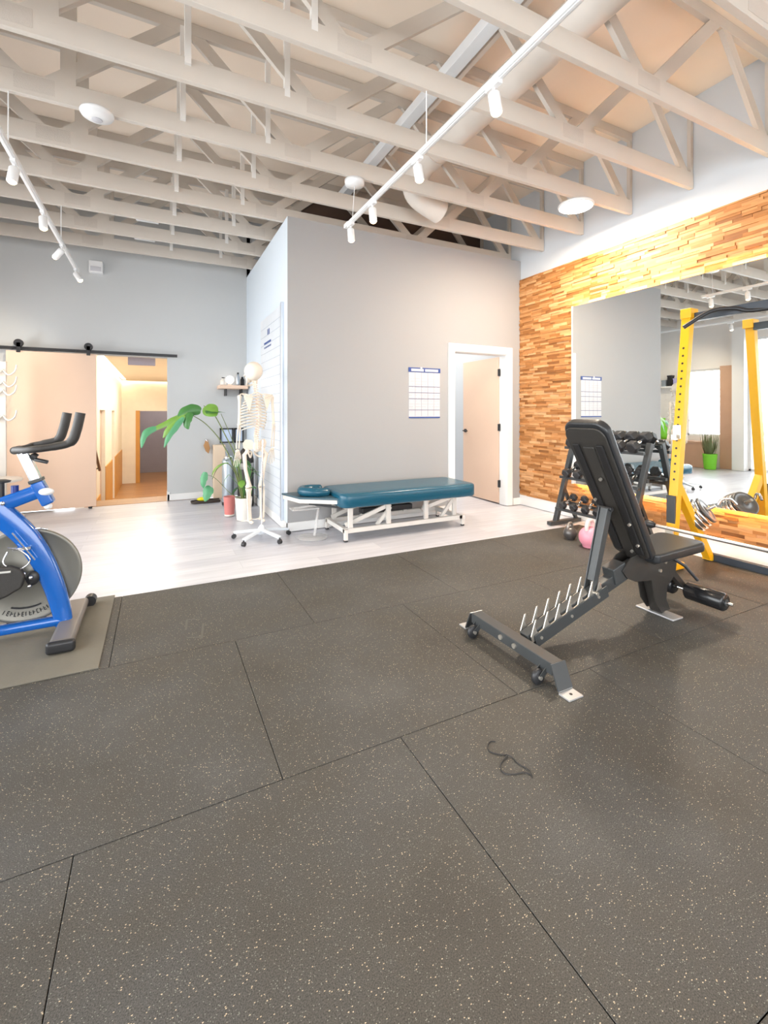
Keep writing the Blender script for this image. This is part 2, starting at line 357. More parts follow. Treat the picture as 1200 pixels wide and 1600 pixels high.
def window(n, lo, hi, axis, mull):
    # lo/hi corners in plane; axis 'x' = plane of constant x
    f = M(); x, y0, z0 = lo; _, y1, z1 = hi; t = .045
    def bx(a, b, c, d): f.box((x - .03, a, c), (x + .03, b, d)) if axis == 'x' else f.box((a, x - .03, c), (b, x + .03, d))
    bx(y0, y1, z0, z0+t); bx(y0, y1, z1-t, z1); bx(y0, y0+t, z0, z1); bx(y1-t, y1, z0, z1)
    for q in mull: bx(q-t/2, q+t/2, z0, z1)
    o = f.build(n, trim_m, kind='structure', bevel=.003)
    p = M()
    if axis == 'x': p.box((x-.004, y0+.02, z0+.02), (x+.004, y1-.02, z1-.02))
    else: p.box((y0+.02, x-.004, z0+.02), (y1-.02, x+.004, z1-.02))
    p.build('window_pane', GLASS, o)
window('window_1', (XL-.08, WY0, WZ0), (XL-.08, WY1, WZ1), 'x', [])
window('window_2', (XL-.08, -2.6, 0), (XL-.08, 5.25, 2.85), 'x', [-1.3, 0.0, 1.3, 2.6, 3.9])  # storefront run stretched out of view for large soft light
window('window_added_3', (YR-.08, -2.2, 0), (YR-.08, 4.0, 2.9), 'y', [-.95, .3, 1.55, 2.8])  # unseen rear opening, added for large soft light
struct(M().box((XL, 5.5, 0), (XL+.05, 5.76, 2.3)), 'trim_1', cedar)
struct(M().box((XL, 5.25, 0), (XL+.14, 5.48, 3.1)), 'trim_2', trim_m)
struct(M().box((XL-.2, YR-.2, ZC), (XR+.2, YB+.15, ZC+.1)), 'ceiling', deck_m)
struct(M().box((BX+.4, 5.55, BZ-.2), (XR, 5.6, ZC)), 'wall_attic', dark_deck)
# pavement outside the glazing so the daylight has a ground
struct(M().box((-14, -14, -.2), (XL-.2, 12, -.13)).box((XL-.2, -14, -.2), (12, YR-.2, -.13)), 'ground', mat('pale_pavement', (.5, .5, .5), .8))

# corridor beyond the opening, with steps down and a LED cove
CX0, CX1, CY, CZ, LOW = -0.86, 0.62, 14.3, 2.14, -0.69
struct(M().box((CX0-.1, 8.5, LOW-.1), (CX1+.1, CY+2.5, LOW)), 'floor_corridor', LOWWOOD)
stp = M()
for i in range(4): stp.box((CX0, 7.16+.0 + (0 if i == 0 else .15 + .3*i), LOW-.05), (CX1, 7.6+.3*i, -.001 - .1725*i))
struct(stp, 'floor_steps', LOWWOOD)
cw = M(); cw.box((CX0-.12, YB+.12, LOW), (CX0, 9.0, CZ)); 
for y0, y1 in ((9.9, 11.3), (12.0, CY)): cw.box((CX0-.12, y0, LOW), (CX0, y1, CZ))
for y0, y1 in ((9.0, 9.9), (11.3, 12.0)): cw.box((CX0-.12, y0, 1.3), (CX0, y1, CZ))
cw
struct(cw, 'wall_corridor_left', warm_wall)
rosy = mat('rosy_beige_door_paint', (.56, .42, .34), .5)
struct(M().box((CX0-.10, 9.0, LOW), (CX0-.06, 9.9, 1.3)), 'door_4', rosy)
struct(M().box((CX0-.10, 11.3, LOW), (CX0-.06, 12.0, 1.3)), 'door_5', rosy)
struct(M().box((CX1, YB+.12, LOW), (CX1+.1, CY+2.5, CZ)), 'wall_corridor_right', warm_wall)
struct(M().box((CX0-.1, CY, LOW), (-.52, CY+.12, CZ)).box((-.52, CY, 1.3), (CX1, CY+.12, CZ)).box((CX1-.25, CY, LOW), (CX1, CY+.12, 1.35)), 'wall_corridor_end', warm_wall)
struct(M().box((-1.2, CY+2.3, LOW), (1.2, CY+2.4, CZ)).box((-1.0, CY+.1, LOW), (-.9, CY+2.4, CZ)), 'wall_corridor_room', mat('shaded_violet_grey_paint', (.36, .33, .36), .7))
struct(M().box((CX0-.2, YB+.1, CZ+.08), (CX1+.1, CY+2.5, CZ+.16)).box((CX0+.14, YB+.12, CZ-.02), (CX1, CY-.14, CZ+.02)), 'ceiling_corridor', mat('peach_ceiling_paint', (.84, .74, .60), .7))
t = M().box((-.52, CY-.02, LOW), (-.42, CY+.14, 1.31))
struct(t, 'door_3', wood_o)
struct(M().box((CX0, 9.9, LOW), (CX0+.015, 11.3, .25)).box((CX0, 12.0, LOW), (CX0+.015, CY, .25)).box((CX0, 7.2, LOW), (CX0+.015, 9.0, -.12)), 'trim_3', wood_o)
ledo = M().box((CX0+.02, YB+.3, CZ+.025), (CX0+.10, CY-.03, CZ+.045)).box((CX0+.02, CY-.10, CZ+.025), (CX1-.02, CY-.03, CZ+.045)).build('led_cove_strip', led_warm)
tag(ledo, 'glowing warm light strip along the corridor ceiling edge', 'light strip')
area('corridor_ceiling_light', (-.1, 10.5, CZ-.04), (0, 0, 0), .6, 5.0, 60, (1, .93, .82))
ex = thing('light_panel', 'pale lavender rectangular panel hanging from the corridor ceiling behind the doorway top', 'light', (-.2, 7.75, 1.96))
M().box((-.385, 7.75, 1.965), (-.02, 7.79, 2.12)).build('diffuser', mat('lavender_diffuser', (.42, .40, .50), .4), ex, bevel=.004)
hr = thing('handrail', 'dark wooden handrail going down the corridor steps', 'handrail', (-.80, 7.4, 0))
M().tube(smoothpath([(-.795, 7.35, .86), (-.795, 7.5, .82), (-.795, 8.3, .36)]), .02).build('rail', mat('dark_walnut', (.12, .06, .03), .4), hr)
M().cyl((-.84, 7.55, .74), (-.795, 7.55, .78), .008).cyl((-.84, 8.2, .38), (-.795, 8.2, .41), .008).build('bracket', black_metal, hr)

cl_ = thing('added_room_lamp', 'added flat square lamp brightening the room behind the open door', 'ceiling light', (3.2, 6.0, 3.0))  # made-up lamp, added to brighten the inside of the grey room
M().box((3.0, 5.8, 2.97), (3.4, 6.2, 3.0)).build('housing', lamp_white, cl_)
M().box((3.02, 5.82, 2.965), (3.38, 6.18, 2.972)).build('diffuser', mat('soft_lit_diffuser', (1, 1, 1), .4, emit=(1, .96, .9), estr=4), cl_)
area('grey_room_fill', (3.2, 6.0, 2.95), (0, 0, 0), 1.2, 1.2, 38, (1, .96, .9))  # added fill light for the grey room
area('end_room_fill', (.1, 15.6, 2.0), (0, 0, 0), .8, .8, 12, (1, .92, .9))  # unseen fill, added to lighten the dark end room
# ------------------------------------------------------------------ grey-room door
fr = M(); c = .085
fr.box((DX0-c, BY-.018, 0), (DX0+.012, BY+.001, DZ+c)).box((DX1-.012, BY-.018, 0), (DX1+c, BY+.001, DZ+c)).box((DX0+.012, BY-.018, DZ-.012), (DX1-.012, BY+.001, DZ+c))
fr.box((DX0, BY, 0), (DX0+.02, BY+.13, DZ)).box((DX1-.02, BY, 0), (DX1, BY+.13, DZ)).box((DX0+.02, BY, DZ-.02), (DX1-.02, BY+.13, DZ))
fr.box((DX0+.02, BY+.05, 0), (DX0+.032, BY+.075, DZ-.02))
door = struct(fr, 'door_1', trim_m, bevel=.004)
ang = math.radians(103); hx, hy = DX1-.022, BY+.135
u = Vector((-math.cos(ang - PI/2 + PI/2), math.sin(ang), 0)).normalized()
u = Vector((.02, 1.0, 0)).normalized(); nv = Vector((u.y, -u.x, 0))
wd = .835
leaf = M().prism([(0.004, .012), (wd, .012), (wd, DZ-.025), (0.004, DZ-.025)], (hx, hy, 0), u, (0, 0, 1), nv * .042).build('door_leaf', maple, door, bevel=.002)
for zz in (.28, 1.05, 1.8):
    M().cyl((hx+.004, hy-.012, zz-.05), (hx+.004, hy-.012, zz+.05), .009, n=10).box((hx-.022, hy-.03, zz-.048), (hx+.003, hy+.0, zz+.048)).build('hinge', black_metal, door)
kp = Vector((hx, hy, .98)) + u * (wd - .07)
M().cyl(kp, kp - nv*.02, .026).tube([kp - nv*.02, kp - nv*.055, kp - nv*.055 - u*.11], .009, 10).build('door_handle', black_metal, leaf)

# ------------------------------------------------------------------ sliding barn door, coat stand
bd = thing('sliding_barn_door', 'large pale maple sliding door hanging from the black track', 'door', (-1.19, 7.07, 0))
bdp = M().box((-1.655, 7.05, .02), (-.715, 7.09, 2.02)).build('door_panel', maple, bd, bevel=.003)
for x in (-1.53, -.80):
    M().box((x-.02, 7.035, 2.0), (x+.02, 7.049, 2.12)).cyl((x, 7.035, 2.115), (x, 7.075, 2.115), .048).build('roller_hanger', black_metal, bd)
M().box((-.80, 7.04, .0), (-.76, 7.1, .02)).build('floor_guide', black_metal, bd)
tr = thing('barn_door_track', 'long black metal sliding door track on the back wall', 'rail', (-1.0, 7.1, 2.06))
M().box((-2.45, 7.08, 2.035), (.26, 7.09, 2.075)).build('track_bar', black_metal, tr)
for x in (-2.3, -1.6, -.95, -.3, .13):
    M().cyl((x, 7.07, 2.055), (x, YB, 2.055), .012, n=10).build('standoff', black_metal, tr)
ct = thing('coat_stand', 'white coat stand with curved hooks beside the sliding door', 'coat rack', (-1.62, 6.85, 0))
M().box((-1.66, 6.83, .02), (-1.60, 6.87, 1.86)).build('post', white_metal, ct, bevel=.006)
M().lathe([(.0, 0), (.2, 0), (.2, .015), (.05, .03), (0, .03)], (-1.63, 6.85, 0)).build('base', white_metal, ct)
for zz in (1.22, 1.52, 1.62, 1.76):
    for sx in (-1, 1):
        M().tube(smoothpath([(-1.63, 6.83, zz), (-1.63 + sx*.06, 6.80, zz-.06), (-1.63 + sx*.12, 6.79, zz-.02), (-1.63 + sx*.14, 6.79, zz+.06)]), .010, 8).build('hook', white_metal, ct)

# ------------------------------------------------------------------ roof trusses
names = ['crossing the top right corner of the photo, nearest the viewer', 'second from the viewer, meeting the right wall over the mirror', 'third from the viewer', 'fourth from the viewer, passing over the bright disc light',
         'fifth from the viewer, carrying the white saucer', 'sixth from the viewer, last before the grey wall', 'seventh from the viewer, just behind the grey wall',
         'eighth from the viewer, over the pale blue wall', 'ninth from the viewer, next to last', 'tenth and last from the viewer, closest to the back wall']
post_m = mat('white_painted_timber', (0.82, 0.80, 0.77), 0.5)
NB = [(-2.55), (-.72), 1.05, 2.88]; NT = [-1.62, .18, 2.02, 3.72]
ZB0, ZB1 = 3.33, 3.475
for k, nm in enumerate(names):
    y = 1.294 + .606 * k
    t = thing('roof_truss', 'cream painted timber roof truss, ' + nm, 'roof truss', (0, y, ZB0), 'roof trusses under the ceiling')
    xr = 4.455
    M().box((XL+.0, y-.019, ZB0), (xr, y+.019, ZB1)).build('bottom_chord', truss_m, t, bevel=.002, seg=1)
    M().box((XL+.0, y-.019, ZC-.09), (xr, y+.019, ZC-.001)).build('top_chord', truss_m, t, bevel=.002, seg=1)
    zt, zb = ZC-.06, ZB1-.05
    segs = []
    for i, xb in enumerate(NB):
        if i > 0: segs.append((NT[i-1]+.05, xb-.06))
        segs.append((NT[i]-.05, xb+.06))
    segs.append((NT[-1]+.05, 4.36))
    for xt, xb in segs:
        M().beam((xb, y, zb), (xt, y, zt), .036 - .004*(segs.index((xt, xb)) % 2), .089).build('web', truss_m, t)
    M().box((-.58, y-.0195, zb), (-.49, y+.0195, zt)).build('post', truss_m, t)
    M().box((.155, y-.040, zb), (.193, y+.0195, zt)).build('post', post_m, t)
    M().box((.785, y-.0195, zb), (.823, y+.0195, zt)).build('post', post_m, t)
    M().box((XR-.045, y-.0165, zb), (XR-.006, y+.0165, zt)).build('post', truss_m, t)
    for xb in NB[1:]:
        M().box((xb-.11, y-.0205, ZB0+.03), (xb+.11, y-.0185, ZB1-.01)).build('nail_plate', mat('painted_nail_plate', (.555, .50, .445), .6, bump=(160, 1.0)), t)

# ducts, tray and boxes in the roof space
dt = thing('round_air_duct', 'cream painted round air duct running between the trusses to an elbow', 'duct', (2.42, 2.5, 3.78))
pts = [(2.36, -2.5, 3.72), (2.36, 3.62, 3.72)]
M().cyl(pts[0], pts[1], .125, n=32).build('duct_pipe', duct_m, dt)
M().tube(smoothpath([(2.36, 3.62, 3.72), (2.34, 3.85, 3.68), (2.34, 3.98, 3.58), (2.42, 4.03, 3.48), (2.70, 4.06, 3.39)]), .125, 32).build('duct_elbow', duct_m, dt)
for yy in (.5, 1.6, 2.7, 3.6):
    M().cyl((2.36, yy-.012, 3.72), (2.36, yy+.012, 3.72), .131, n=32).build('duct_joint', duct_m, dt)
cb = thing('ceiling_channel', 'long white sheet metal channel high in the roof beside the round duct', 'duct', (2.12, 2.5, 3.98))
M().box((2.06, -2.5, 3.96), (2.16, 5.5, 4.05)).build('channel_body', mat('bright_white_enamel', (.84, .87, .9), .35), cb, bevel=.004)
M().box((2.20, -2.5, 3.99), (2.24, 5.5, 4.03)).build('conduit', duct_m, cb, bevel=.004)
for (x, y, z, lb) in ((-.1, 6.02, 3.52, 'nearer one, between the trusses'), (-.14, 6.63, 3.50, 'farther one, near the back wall')):
    tag(M().box((x-.12, y, z), (x+.12, y+.1, z+.07)).build('junction_box', lamp_white, bevel=.006), 'small white junction box between roof trusses, ' + lb, 'electrical box', 'junction boxes in the roof')
eb = thing('emergency_light', 'small white box light high on the back wall under the last truss', 'light', (-.72, YB, 3.18))
M().box((-.80, YB-.1, 3.10), (-.64, YB, 3.26)).build('housing', lamp_white, eb, bevel=.01)
M().box((-.78, YB-.104, 3.12), (-.66, YB-.1, 3.18)).build('cover', paper, eb)
sa = thing('ceiling_saucer', 'white saucer shaped ceiling device under a truss, unlit', 'ceiling device', (-.37, 3.70, 3.33))
M().lathe([(0, -.055), (.05, -.052), (.095, -.03), (.105, -.012), (.1, 0), (0, 0)], (-.37, 3.70, 3.33)).build('body', lamp_white, sa)
M().lathe([(0, -.006), (.03, -.004), (.034, 0), (0, 0)], (-.37, 3.70, 3.275)).build('lens_cap', paper, sa)
ca = thing('ceiling_canopy', 'white round ceiling canopy with a thin cord near the end of the right track', 'light fitting', (1.585, 3.76, 3.33))
M().lathe([(0, 0), (.09, 0), (.085, -.04), (.02, -.05), (0, -.05)], (1.585, 3.76, 3.33)).build('canopy', lamp_white, ca)
M().tube([(1.585, 3.76, 3.28), (1.565, 3.76, 2.985)], .003, 6).build('cord', lamp_white, ca)

# disc light
dl = thing('disc_light', 'bright round disc light glowing under a truss by the right wall', 'ceiling light', (3.74, 3.2, 3.33))
M().lathe([(0, 0), (.165, 0), (.17, -.012), (.165, -.028), (0, -.028)], (3.74, 3.2, 3.329)).build('housing', lamp_white, dl)
M().lathe([(0, -.03), (.150, -.030), (.155, -.027), (0, -.027)], (3.74, 3.2, 3.328)).build('diffuser', disc_lit, dl)
L = bpy.data.lights.new('disc_lamp', 'AREA'); L.shape = 'DISK'; L.size = .3; L.energy = 75; L.color = (1, .84, .66)
lo = bpy.data.objects.new('disc_lamp', L); COL.objects.link(lo); lo.parent = dl; lo.location = (0, 0, -.04)

# ------------------------------------------------------------------ track lighting
def track(x, y0, y1, z, lb, rods):
    t = thing('track_light_rail', lb, 'track light rail', (x, (y0+y1)/2, z), 'lighting tracks')
    M().box((x-.018, y0, z), (x+.018, y1, z+.03)).box((x-.008, y0, z-.004), (x+.008, y1, z)).build('rail', lamp_white, t, bevel=.002, seg=1)
    M().box((x-.022, y1-.005, z-.004), (x+.022, y1+.09, z+.034)).build('end_feed', lamp_white, t, bevel=.006)
    for r in rods: M().cyl((x, r, z+.03), (x, r, ZB0+.01), .004, n=8).build('suspension_rod', lamp_white, t)
RX, LX, RZ, LZ = 1.56, -.86, 2.95, 2.95
track(RX, -1.2, 3.82, RZ, 'right white lighting track, slanting down to the grey room corner', (.1, 1.294, 2.506))
track(LX, -1.2, 6.5, LZ, 'left white lighting track over the bike and sliding door', (.1, 1.9, 3.718, 5.536))
def head(aim, tilt, power):
    t = thing('track_spotlight', '', 'spotlight', (0, 0, 0), 'spotlights on the lighting tracks')
    M().box((-.015, -.05, -.022), (.015, .05, 0)).cyl((0, 0, -.02), (0, 0, -.055), .008, n=10).build('adapter', lamp_white, t)
    d = Vector((math.sin(tilt)*math.cos(aim), math.sin(tilt)*math.sin(aim), -math.cos(tilt)))
    o = Vector((0, 0, -.05))
    M().lathe([(0, -.005), (.026, -.004), (.031, .004), (.031, .105), (.028, .108), (.027, .10), (0, .10)], o, d).build('lamp_housing', lamp_white, t)
    M().lathe([(0, .122), (.014, .120), (.023, .113), (.0265, .104), (0, .104)], o, d).build('lens', lens_m, t)
    l = bpy.data.lights.new('spot_bulb', 'SPOT'); l.energy = power; l.spot_size = math.radians(105); l.spot_blend = .8; l.shadow_soft_size = .03; l.color = (1, .83, .60)
    q = bpy.data.objects.new('spot_bulb', l); COL.objects.link(q); q.parent = t; q.location = o + d * .135
    q.rotation_euler = d.to_track_quat('-Z', 'Y').to_euler()
    return t
spots = [(RX, 1.85, RZ, -1.2, .16, 34, 'largest lit spotlight on the right track, nearest the viewer'), (RX, 2.62, RZ, -1.4, .22, 34, 'second lit spotlight from the viewer on the right track'),
         (RX, 3.33, RZ, -1.2, .10, 12, 'spotlight third from the viewer on the right track, before its end'), (RX, 3.79, RZ, -1.4, .12, 12, 'lit spotlight hanging at the far end of the right track'),
         (LX, 3.86, LZ, -1.9, .25, 22, 'lit spotlight at the left photo edge, nearest on the left track'), (LX, 4.72, LZ, -1.2, .25, 20, 'second lit spotlight from the viewer on the left track'),
         (LX, 5.58, LZ, 2.6, .8, 60, 'small unlit looking spotlight third on the left track'), (LX, 6.44, LZ, -.5, .6, 14, 'lit spotlight at the far end of the left track'),  # third head's strong bulb is added fill aimed at the left wall
         ]
for x, y, z, a, tl, pw, lb in spots:
    h = head(a, tl, pw); h.location = (x, y, z); h['label'] = lb

# ------------------------------------------------------------------ mirror
mr = thing('wall_mirror', 'large wall mirror with lit edges on the wood clad right wall', 'mirror', (4.39, 1.4, .42))
MY0, MY1, MZ0, MZ1, MX = -1.0, 3.80, .42, 2.50, 4.385
M().box((MX, MY0, MZ0), (MX+.006, MY1, MZ1)).build('mirror_glass', mirror_m, mr)
M().box((MX-.004, MY1, MZ0-.006), (MX+.03, MY1+.012, MZ1+.006)).build('side_trim', trim_m, mr)
mled = mat('mirror_edge_led', (1, .85, .6), .5, emit=(1.0, .70, .32), estr=55)
M().box((MX+.012, MY0+.05, MZ1-.035), (MX+.02, MY1-.05, MZ1-.012)).build('upper_light_strip', mled, mr)
M().box((MX+.012, MY0+.05, MZ0+.012), (MX+.02, MY1-.05, MZ0+.035)).build('lower_light_strip', mled, mr)

# ------------------------------------------------------------------ calendar
cal = thing('wall_calendar', 'white poster calendar with dark blue header on the grey wall', 'calendar', (2.914, BY, 1.19))
x0, x1, z0, z1 = 2.695, 3.137, 1.19, 1.795
M().box((x0, BY-.004, z0), (x1, BY, z1)).build('paper_sheet', paper, cal)
M().box((x0-.004, BY-.009, z1-.055), (x1+.004, BY-.003, z1)).build('header_band', ink_blue, cal)
hb = M().box((x0+.03, BY-.011, z1-.045), (x0+.205, BY-.008, z1-.014)).box((x0+.225, BY-.011, z1-.045), (x1-.03, BY-.008, z1-.014)).build('header_panel', paper, cal)
ln = M()
for q in (.232, .306, .38, .515): ln.box((x0, BY-.0055, z1-q), (x1, BY-.004, z1-q+.007))
for i in range(1, 5):
    xx = x0 + (x1-x0)*i/5; ln.box((xx-.001, BY-.0052, z0+.02), (xx+.001, BY-.004, z1-.06))
ln.build('grid_lines', ink_grey, cal)
gl = M(); rnd = random.Random(5)
for r in range(12):
    for c_ in range(5):
        for j in range(4):
            zz = z1-.10-.034*r; xx = x0+.008+(x1-x0)*c_/5+.019*j
            if rnd.random() < .7: gl.box((xx, BY-.0052, zz), (xx+.010, BY-.004, zz+.004))
gl.build('date_marks', mat('pale_grey_print', (.34, .34, .38), .6), cal)
M().box((x0, BY-.007, z0-.004), (x1, BY-.003, z0+.012)).build('bottom_rail', ink_blue, cal)
M().cyl((x0+.17, BY-.014, z1-.004), (x0+.17, BY, z1-.004), .014, n=12).build('hanging_tab', paper, cal)

# ------------------------------------------------------------------ slatted white board on the blue side wall
sb = thing('white_exercise_board', 'tall white board with fine horizontal lines on the pale blue side wall', 'board', (BX, 5.45, 0))
by0, by1, bz0, bz1 = 4.93, 6.02, .10, 2.43
M().box((BX-.018, by0, bz0), (BX, by1, bz1)).build('board_panel', mat('glossy_white_board', (.66, .69, .73), .35), sb)
q = M()
for i in range(1, 22): q.box((BX-.0195, by0+.02, bz0+i*.105), (BX-.018, by1-.02, bz0+i*.105+.003))
q.build('line_marks', mat('pale_blue_grey_line', (.33, .38, .46), .6), sb)
M().box((BX-.03, by0-.05, bz0-.02), (BX, by0, bz1+.02)).build('edge_frame', mat('anodised_aluminium', (.62, .66, .72), .3, .6), sb, bevel=.003)
q = M(); xx = BX-.020
for (a, z) in ((5.62, 2.20), (5.55, 2.20)):
    q.box((xx, a-.05, z), (xx+.001, a-.01, z+.07))
q.box((xx, 5.42, 2.10), (xx+.001, 5.80, 2.125))
for i in range(7): q.box((xx, 5.42+.055*i, 2.05), (xx+.001, 5.455+.055*i, 2.07))
q.build('heading_print', ink_blue, sb)

# ------------------------------------------------------------------ treatment table
tt = thing('treatment_table', 'low teal treatment table on a white metal frame before the grey wall', 'treatment table', (2.35, 4.38, 0))
def cushion(x0, x1, y0, y1, z0, z1, r, rc):
    # rounded slab: stacked rounded-rectangle rings
    m = M(); rings = []
    prof = [(-.9*r, z0), (0-.25*r, z0+.004), (0, z0+.02), (0, z1-r), (-.12*r, z1-.45*r), (-.45*r, z1-.12*r), (-r, z1), (-2.2*r, z1+.004)]
    n = 7; vs = []
    for ins, z in prof:
        ring = []
        for (cx, cy, a0) in ((x1, y1, 0), (x0, y1, PI/2), (x0, y0, PI), (x1, y0, 1.5*PI)):
            sx = -1 if cx == x1 else 1; sy = -1 if cy == y1 else 1
            for j in range(n):
                a = a0 + PI/2*j/(n-1); rr = max(rc + ins, .004)
                ring.append((cx + sx*rc + rr*math.cos(a), cy + sy*rc + rr*math.sin(a), z))
        rings.append(ring)
    N = len(rings[0]); vs = [p for r_ in rings for p in r_]; fs = []
    for i in range(len(rings)-1):
        for k in range(N): k2 = (k+1) % N; fs.append((i*N+k, i*N+k2, (i+1)*N+k2, (i+1)*N+k))
    m.add(vs, fs, True); m.add(rings[0], [tuple(range(N-1, -1, -1))]); m.add(rings[-1], [tuple(range(N))], True)
    return m
cushion(1.56, 3.155, 4.0, 4.64, .338, .475, .035, .10).build('mattress', teal, tt)
pf = M().box((1.64, 4.12, .315), (3.04, 4.16, .345)).box((1.64, 4.53, .315), (3.04, 4.57, .345)).box((1.64, 4.12, .31), (1.68, 4.57, .345)).box((3.0, 4.12, .31), (3.04, 4.57, .345))
pf.build('deck_frame', white_metal, tt, bevel=.003)
bf = M().beam((1.62, 4.12, .10), (3.06, 4.12, .10), .04, .045).beam((1.62, 4.62, .10), (3.06, 4.62, .10), .04, .045).box((1.62, 4.10, .08), (1.66, 4.64, .125)).box((2.98, 4.10, .08), (3.02, 4.64, .125))
bf.build('base_frame', white_metal, tt, bevel=.003)
for (x, y) in ((1.64, 4.11), (1.64, 4.65), (3.04, 4.13), (3.04, 4.63)):
    lg = M().box((x-.018, y-.018, .012), (x+.018, y+.018, .115)).build('leg', white_metal, tt, bevel=.003)
    M().cyl((x, y, 0), (x, y, .014), .022, n=14).build('rubber_foot', black_metal, lg)
for (x, y) in ((1.70, 4.14), (1.70, 4.60), (2.12, 4.14), (2.57, 4.14), (2.95, 4.16), (2.57, 4.60)):
    M().box((x-.024, y-.013, .11), (x+.024, y+.013, .335)).build('upright', white_metal, tt, bevel=.002)
for y in (4.17, 4.57):
    M().beam((1.66, y, .145), (2.16, y, .31), .022, .04).build('scissor_arm', white_metal, tt)
    M().beam((2.0, y, .11), (2.16, y, .28), .022, .035).build('scissor_arm', white_metal, tt)
    M().beam((2.60, y, .24), (2.95, y, .33), .022, .04).build('scissor_arm', white_metal, tt)
    M().beam((2.78, y, .11), (2.93, y, .29), .022, .035).build('scissor_arm', white_metal, tt)
M().box((1.9, 4.3, .2), (2.5, 4.4, .26)).build('actuator', black_metal, tt, bevel=.01)
hp = M().prism([(1.15, 4.66), (1.24, 4.34), (1.58, 4.10), (1.60, 4.66)], (0, 0, .405), (1,0,0), (0,1,0), (0,0,.018)).build('head_platform', mat('dark_teal_board', (.05, .10, .13), .35), tt, bevel=.003)
M().prism([(1.16, 4.65), (1.25, 4.35), (1.58, 4.12), (1.59, 4.65)], (0, 0, .365), (1,0,0), (0,1,0), (0,0,.04)).build('head_frame', white_metal, tt)
M().beam((1.35, 4.36, .35), (1.64, 4.2, .31), .02, .02).build('head_support', black_metal, tt)
# face cradle cushion: horseshoe
pth = smoothpath([(1.54, 4.32, .455), (1.42, 4.31, .462), (1.33, 4.36, .466), (1.30, 4.43, .466), (1.33, 4.51, .466), (1.42, 4.55, .462), (1.54, 4.54, .455)])
M().tube(pth, [.03] + [.045] * (len(pth)-2) + [.03], 14).ball((1.44, 4.43, .452), (.16, .12, .032)).build('head_cushion', teal, tt)
# clear stool under the head end
st = thing('clear_stool', 'small translucent stool with round base beneath the table head end', 'stool', (1.38, 4.48, 0))
clear = mat('frosted_clear_acrylic', (.80, .78, .76), .25, alpha=.35)
M().lathe([(0, 0), (.15, 0), (.152, .008), (.03, .014), (0, .014)], (1.40, 4.40, 0)).build('base', clear, st)
M().tube([(1.42, 4.41, .012), (1.47, 4.43, .28), (1.43, 4.44, .31), (1.22, 4.46, .29)], .014, 10).build('stem', clear, st)
M().box((1.19, 4.37, .28), (1.46, 4.52, .30)).build('seat', clear, st, bevel=.008)

# ------------------------------------------------------------------ rolling skeleton stand
sk = thing('skeleton_stand', 'white five armed rolling stand under the skeleton', 'stand', (.93, 4.57, 0))
C0 = Vector((.93, 4.57, 0))
M().lathe([(0, .055), (.045, .055), (.04, .10), (.018, .14), (0, .14)], C0).build('hub', mat('pale_blue_white_enamel', (.72, .77, .82), .35), sk)
for ang in (7, 79, 151, 223, 295):
    a = math.radians(ang); dv = Vector((math.cos(a), math.sin(a), 0)); e = C0 + dv*.28
    ar = M().beam(C0 + dv*.03 + Vector((0,0,.09)), e + Vector((0,0,.062)), .036, .026, side=dv.cross(Vector((0,0,1)))).build('base_arm', MATS['pale_blue_white_enamel'], sk, bevel=.006)
    sd = dv.cross(Vector((0,0,1)))
    M().cyl(e - sd*.014 + Vector((0,0,.022)), e + sd*.014 + Vector((0,0,.022)), .022, n=16).cyl(e + Vector((0,0,.03)), e + Vector((0,0,.06)), .008, n=8).build('caster', black_metal, ar)
M().cyl(C0 + Vector((0,0,.12)), C0 + Vector((.01,0,.98)), .008, n=12).build('pole', chrome, sk)

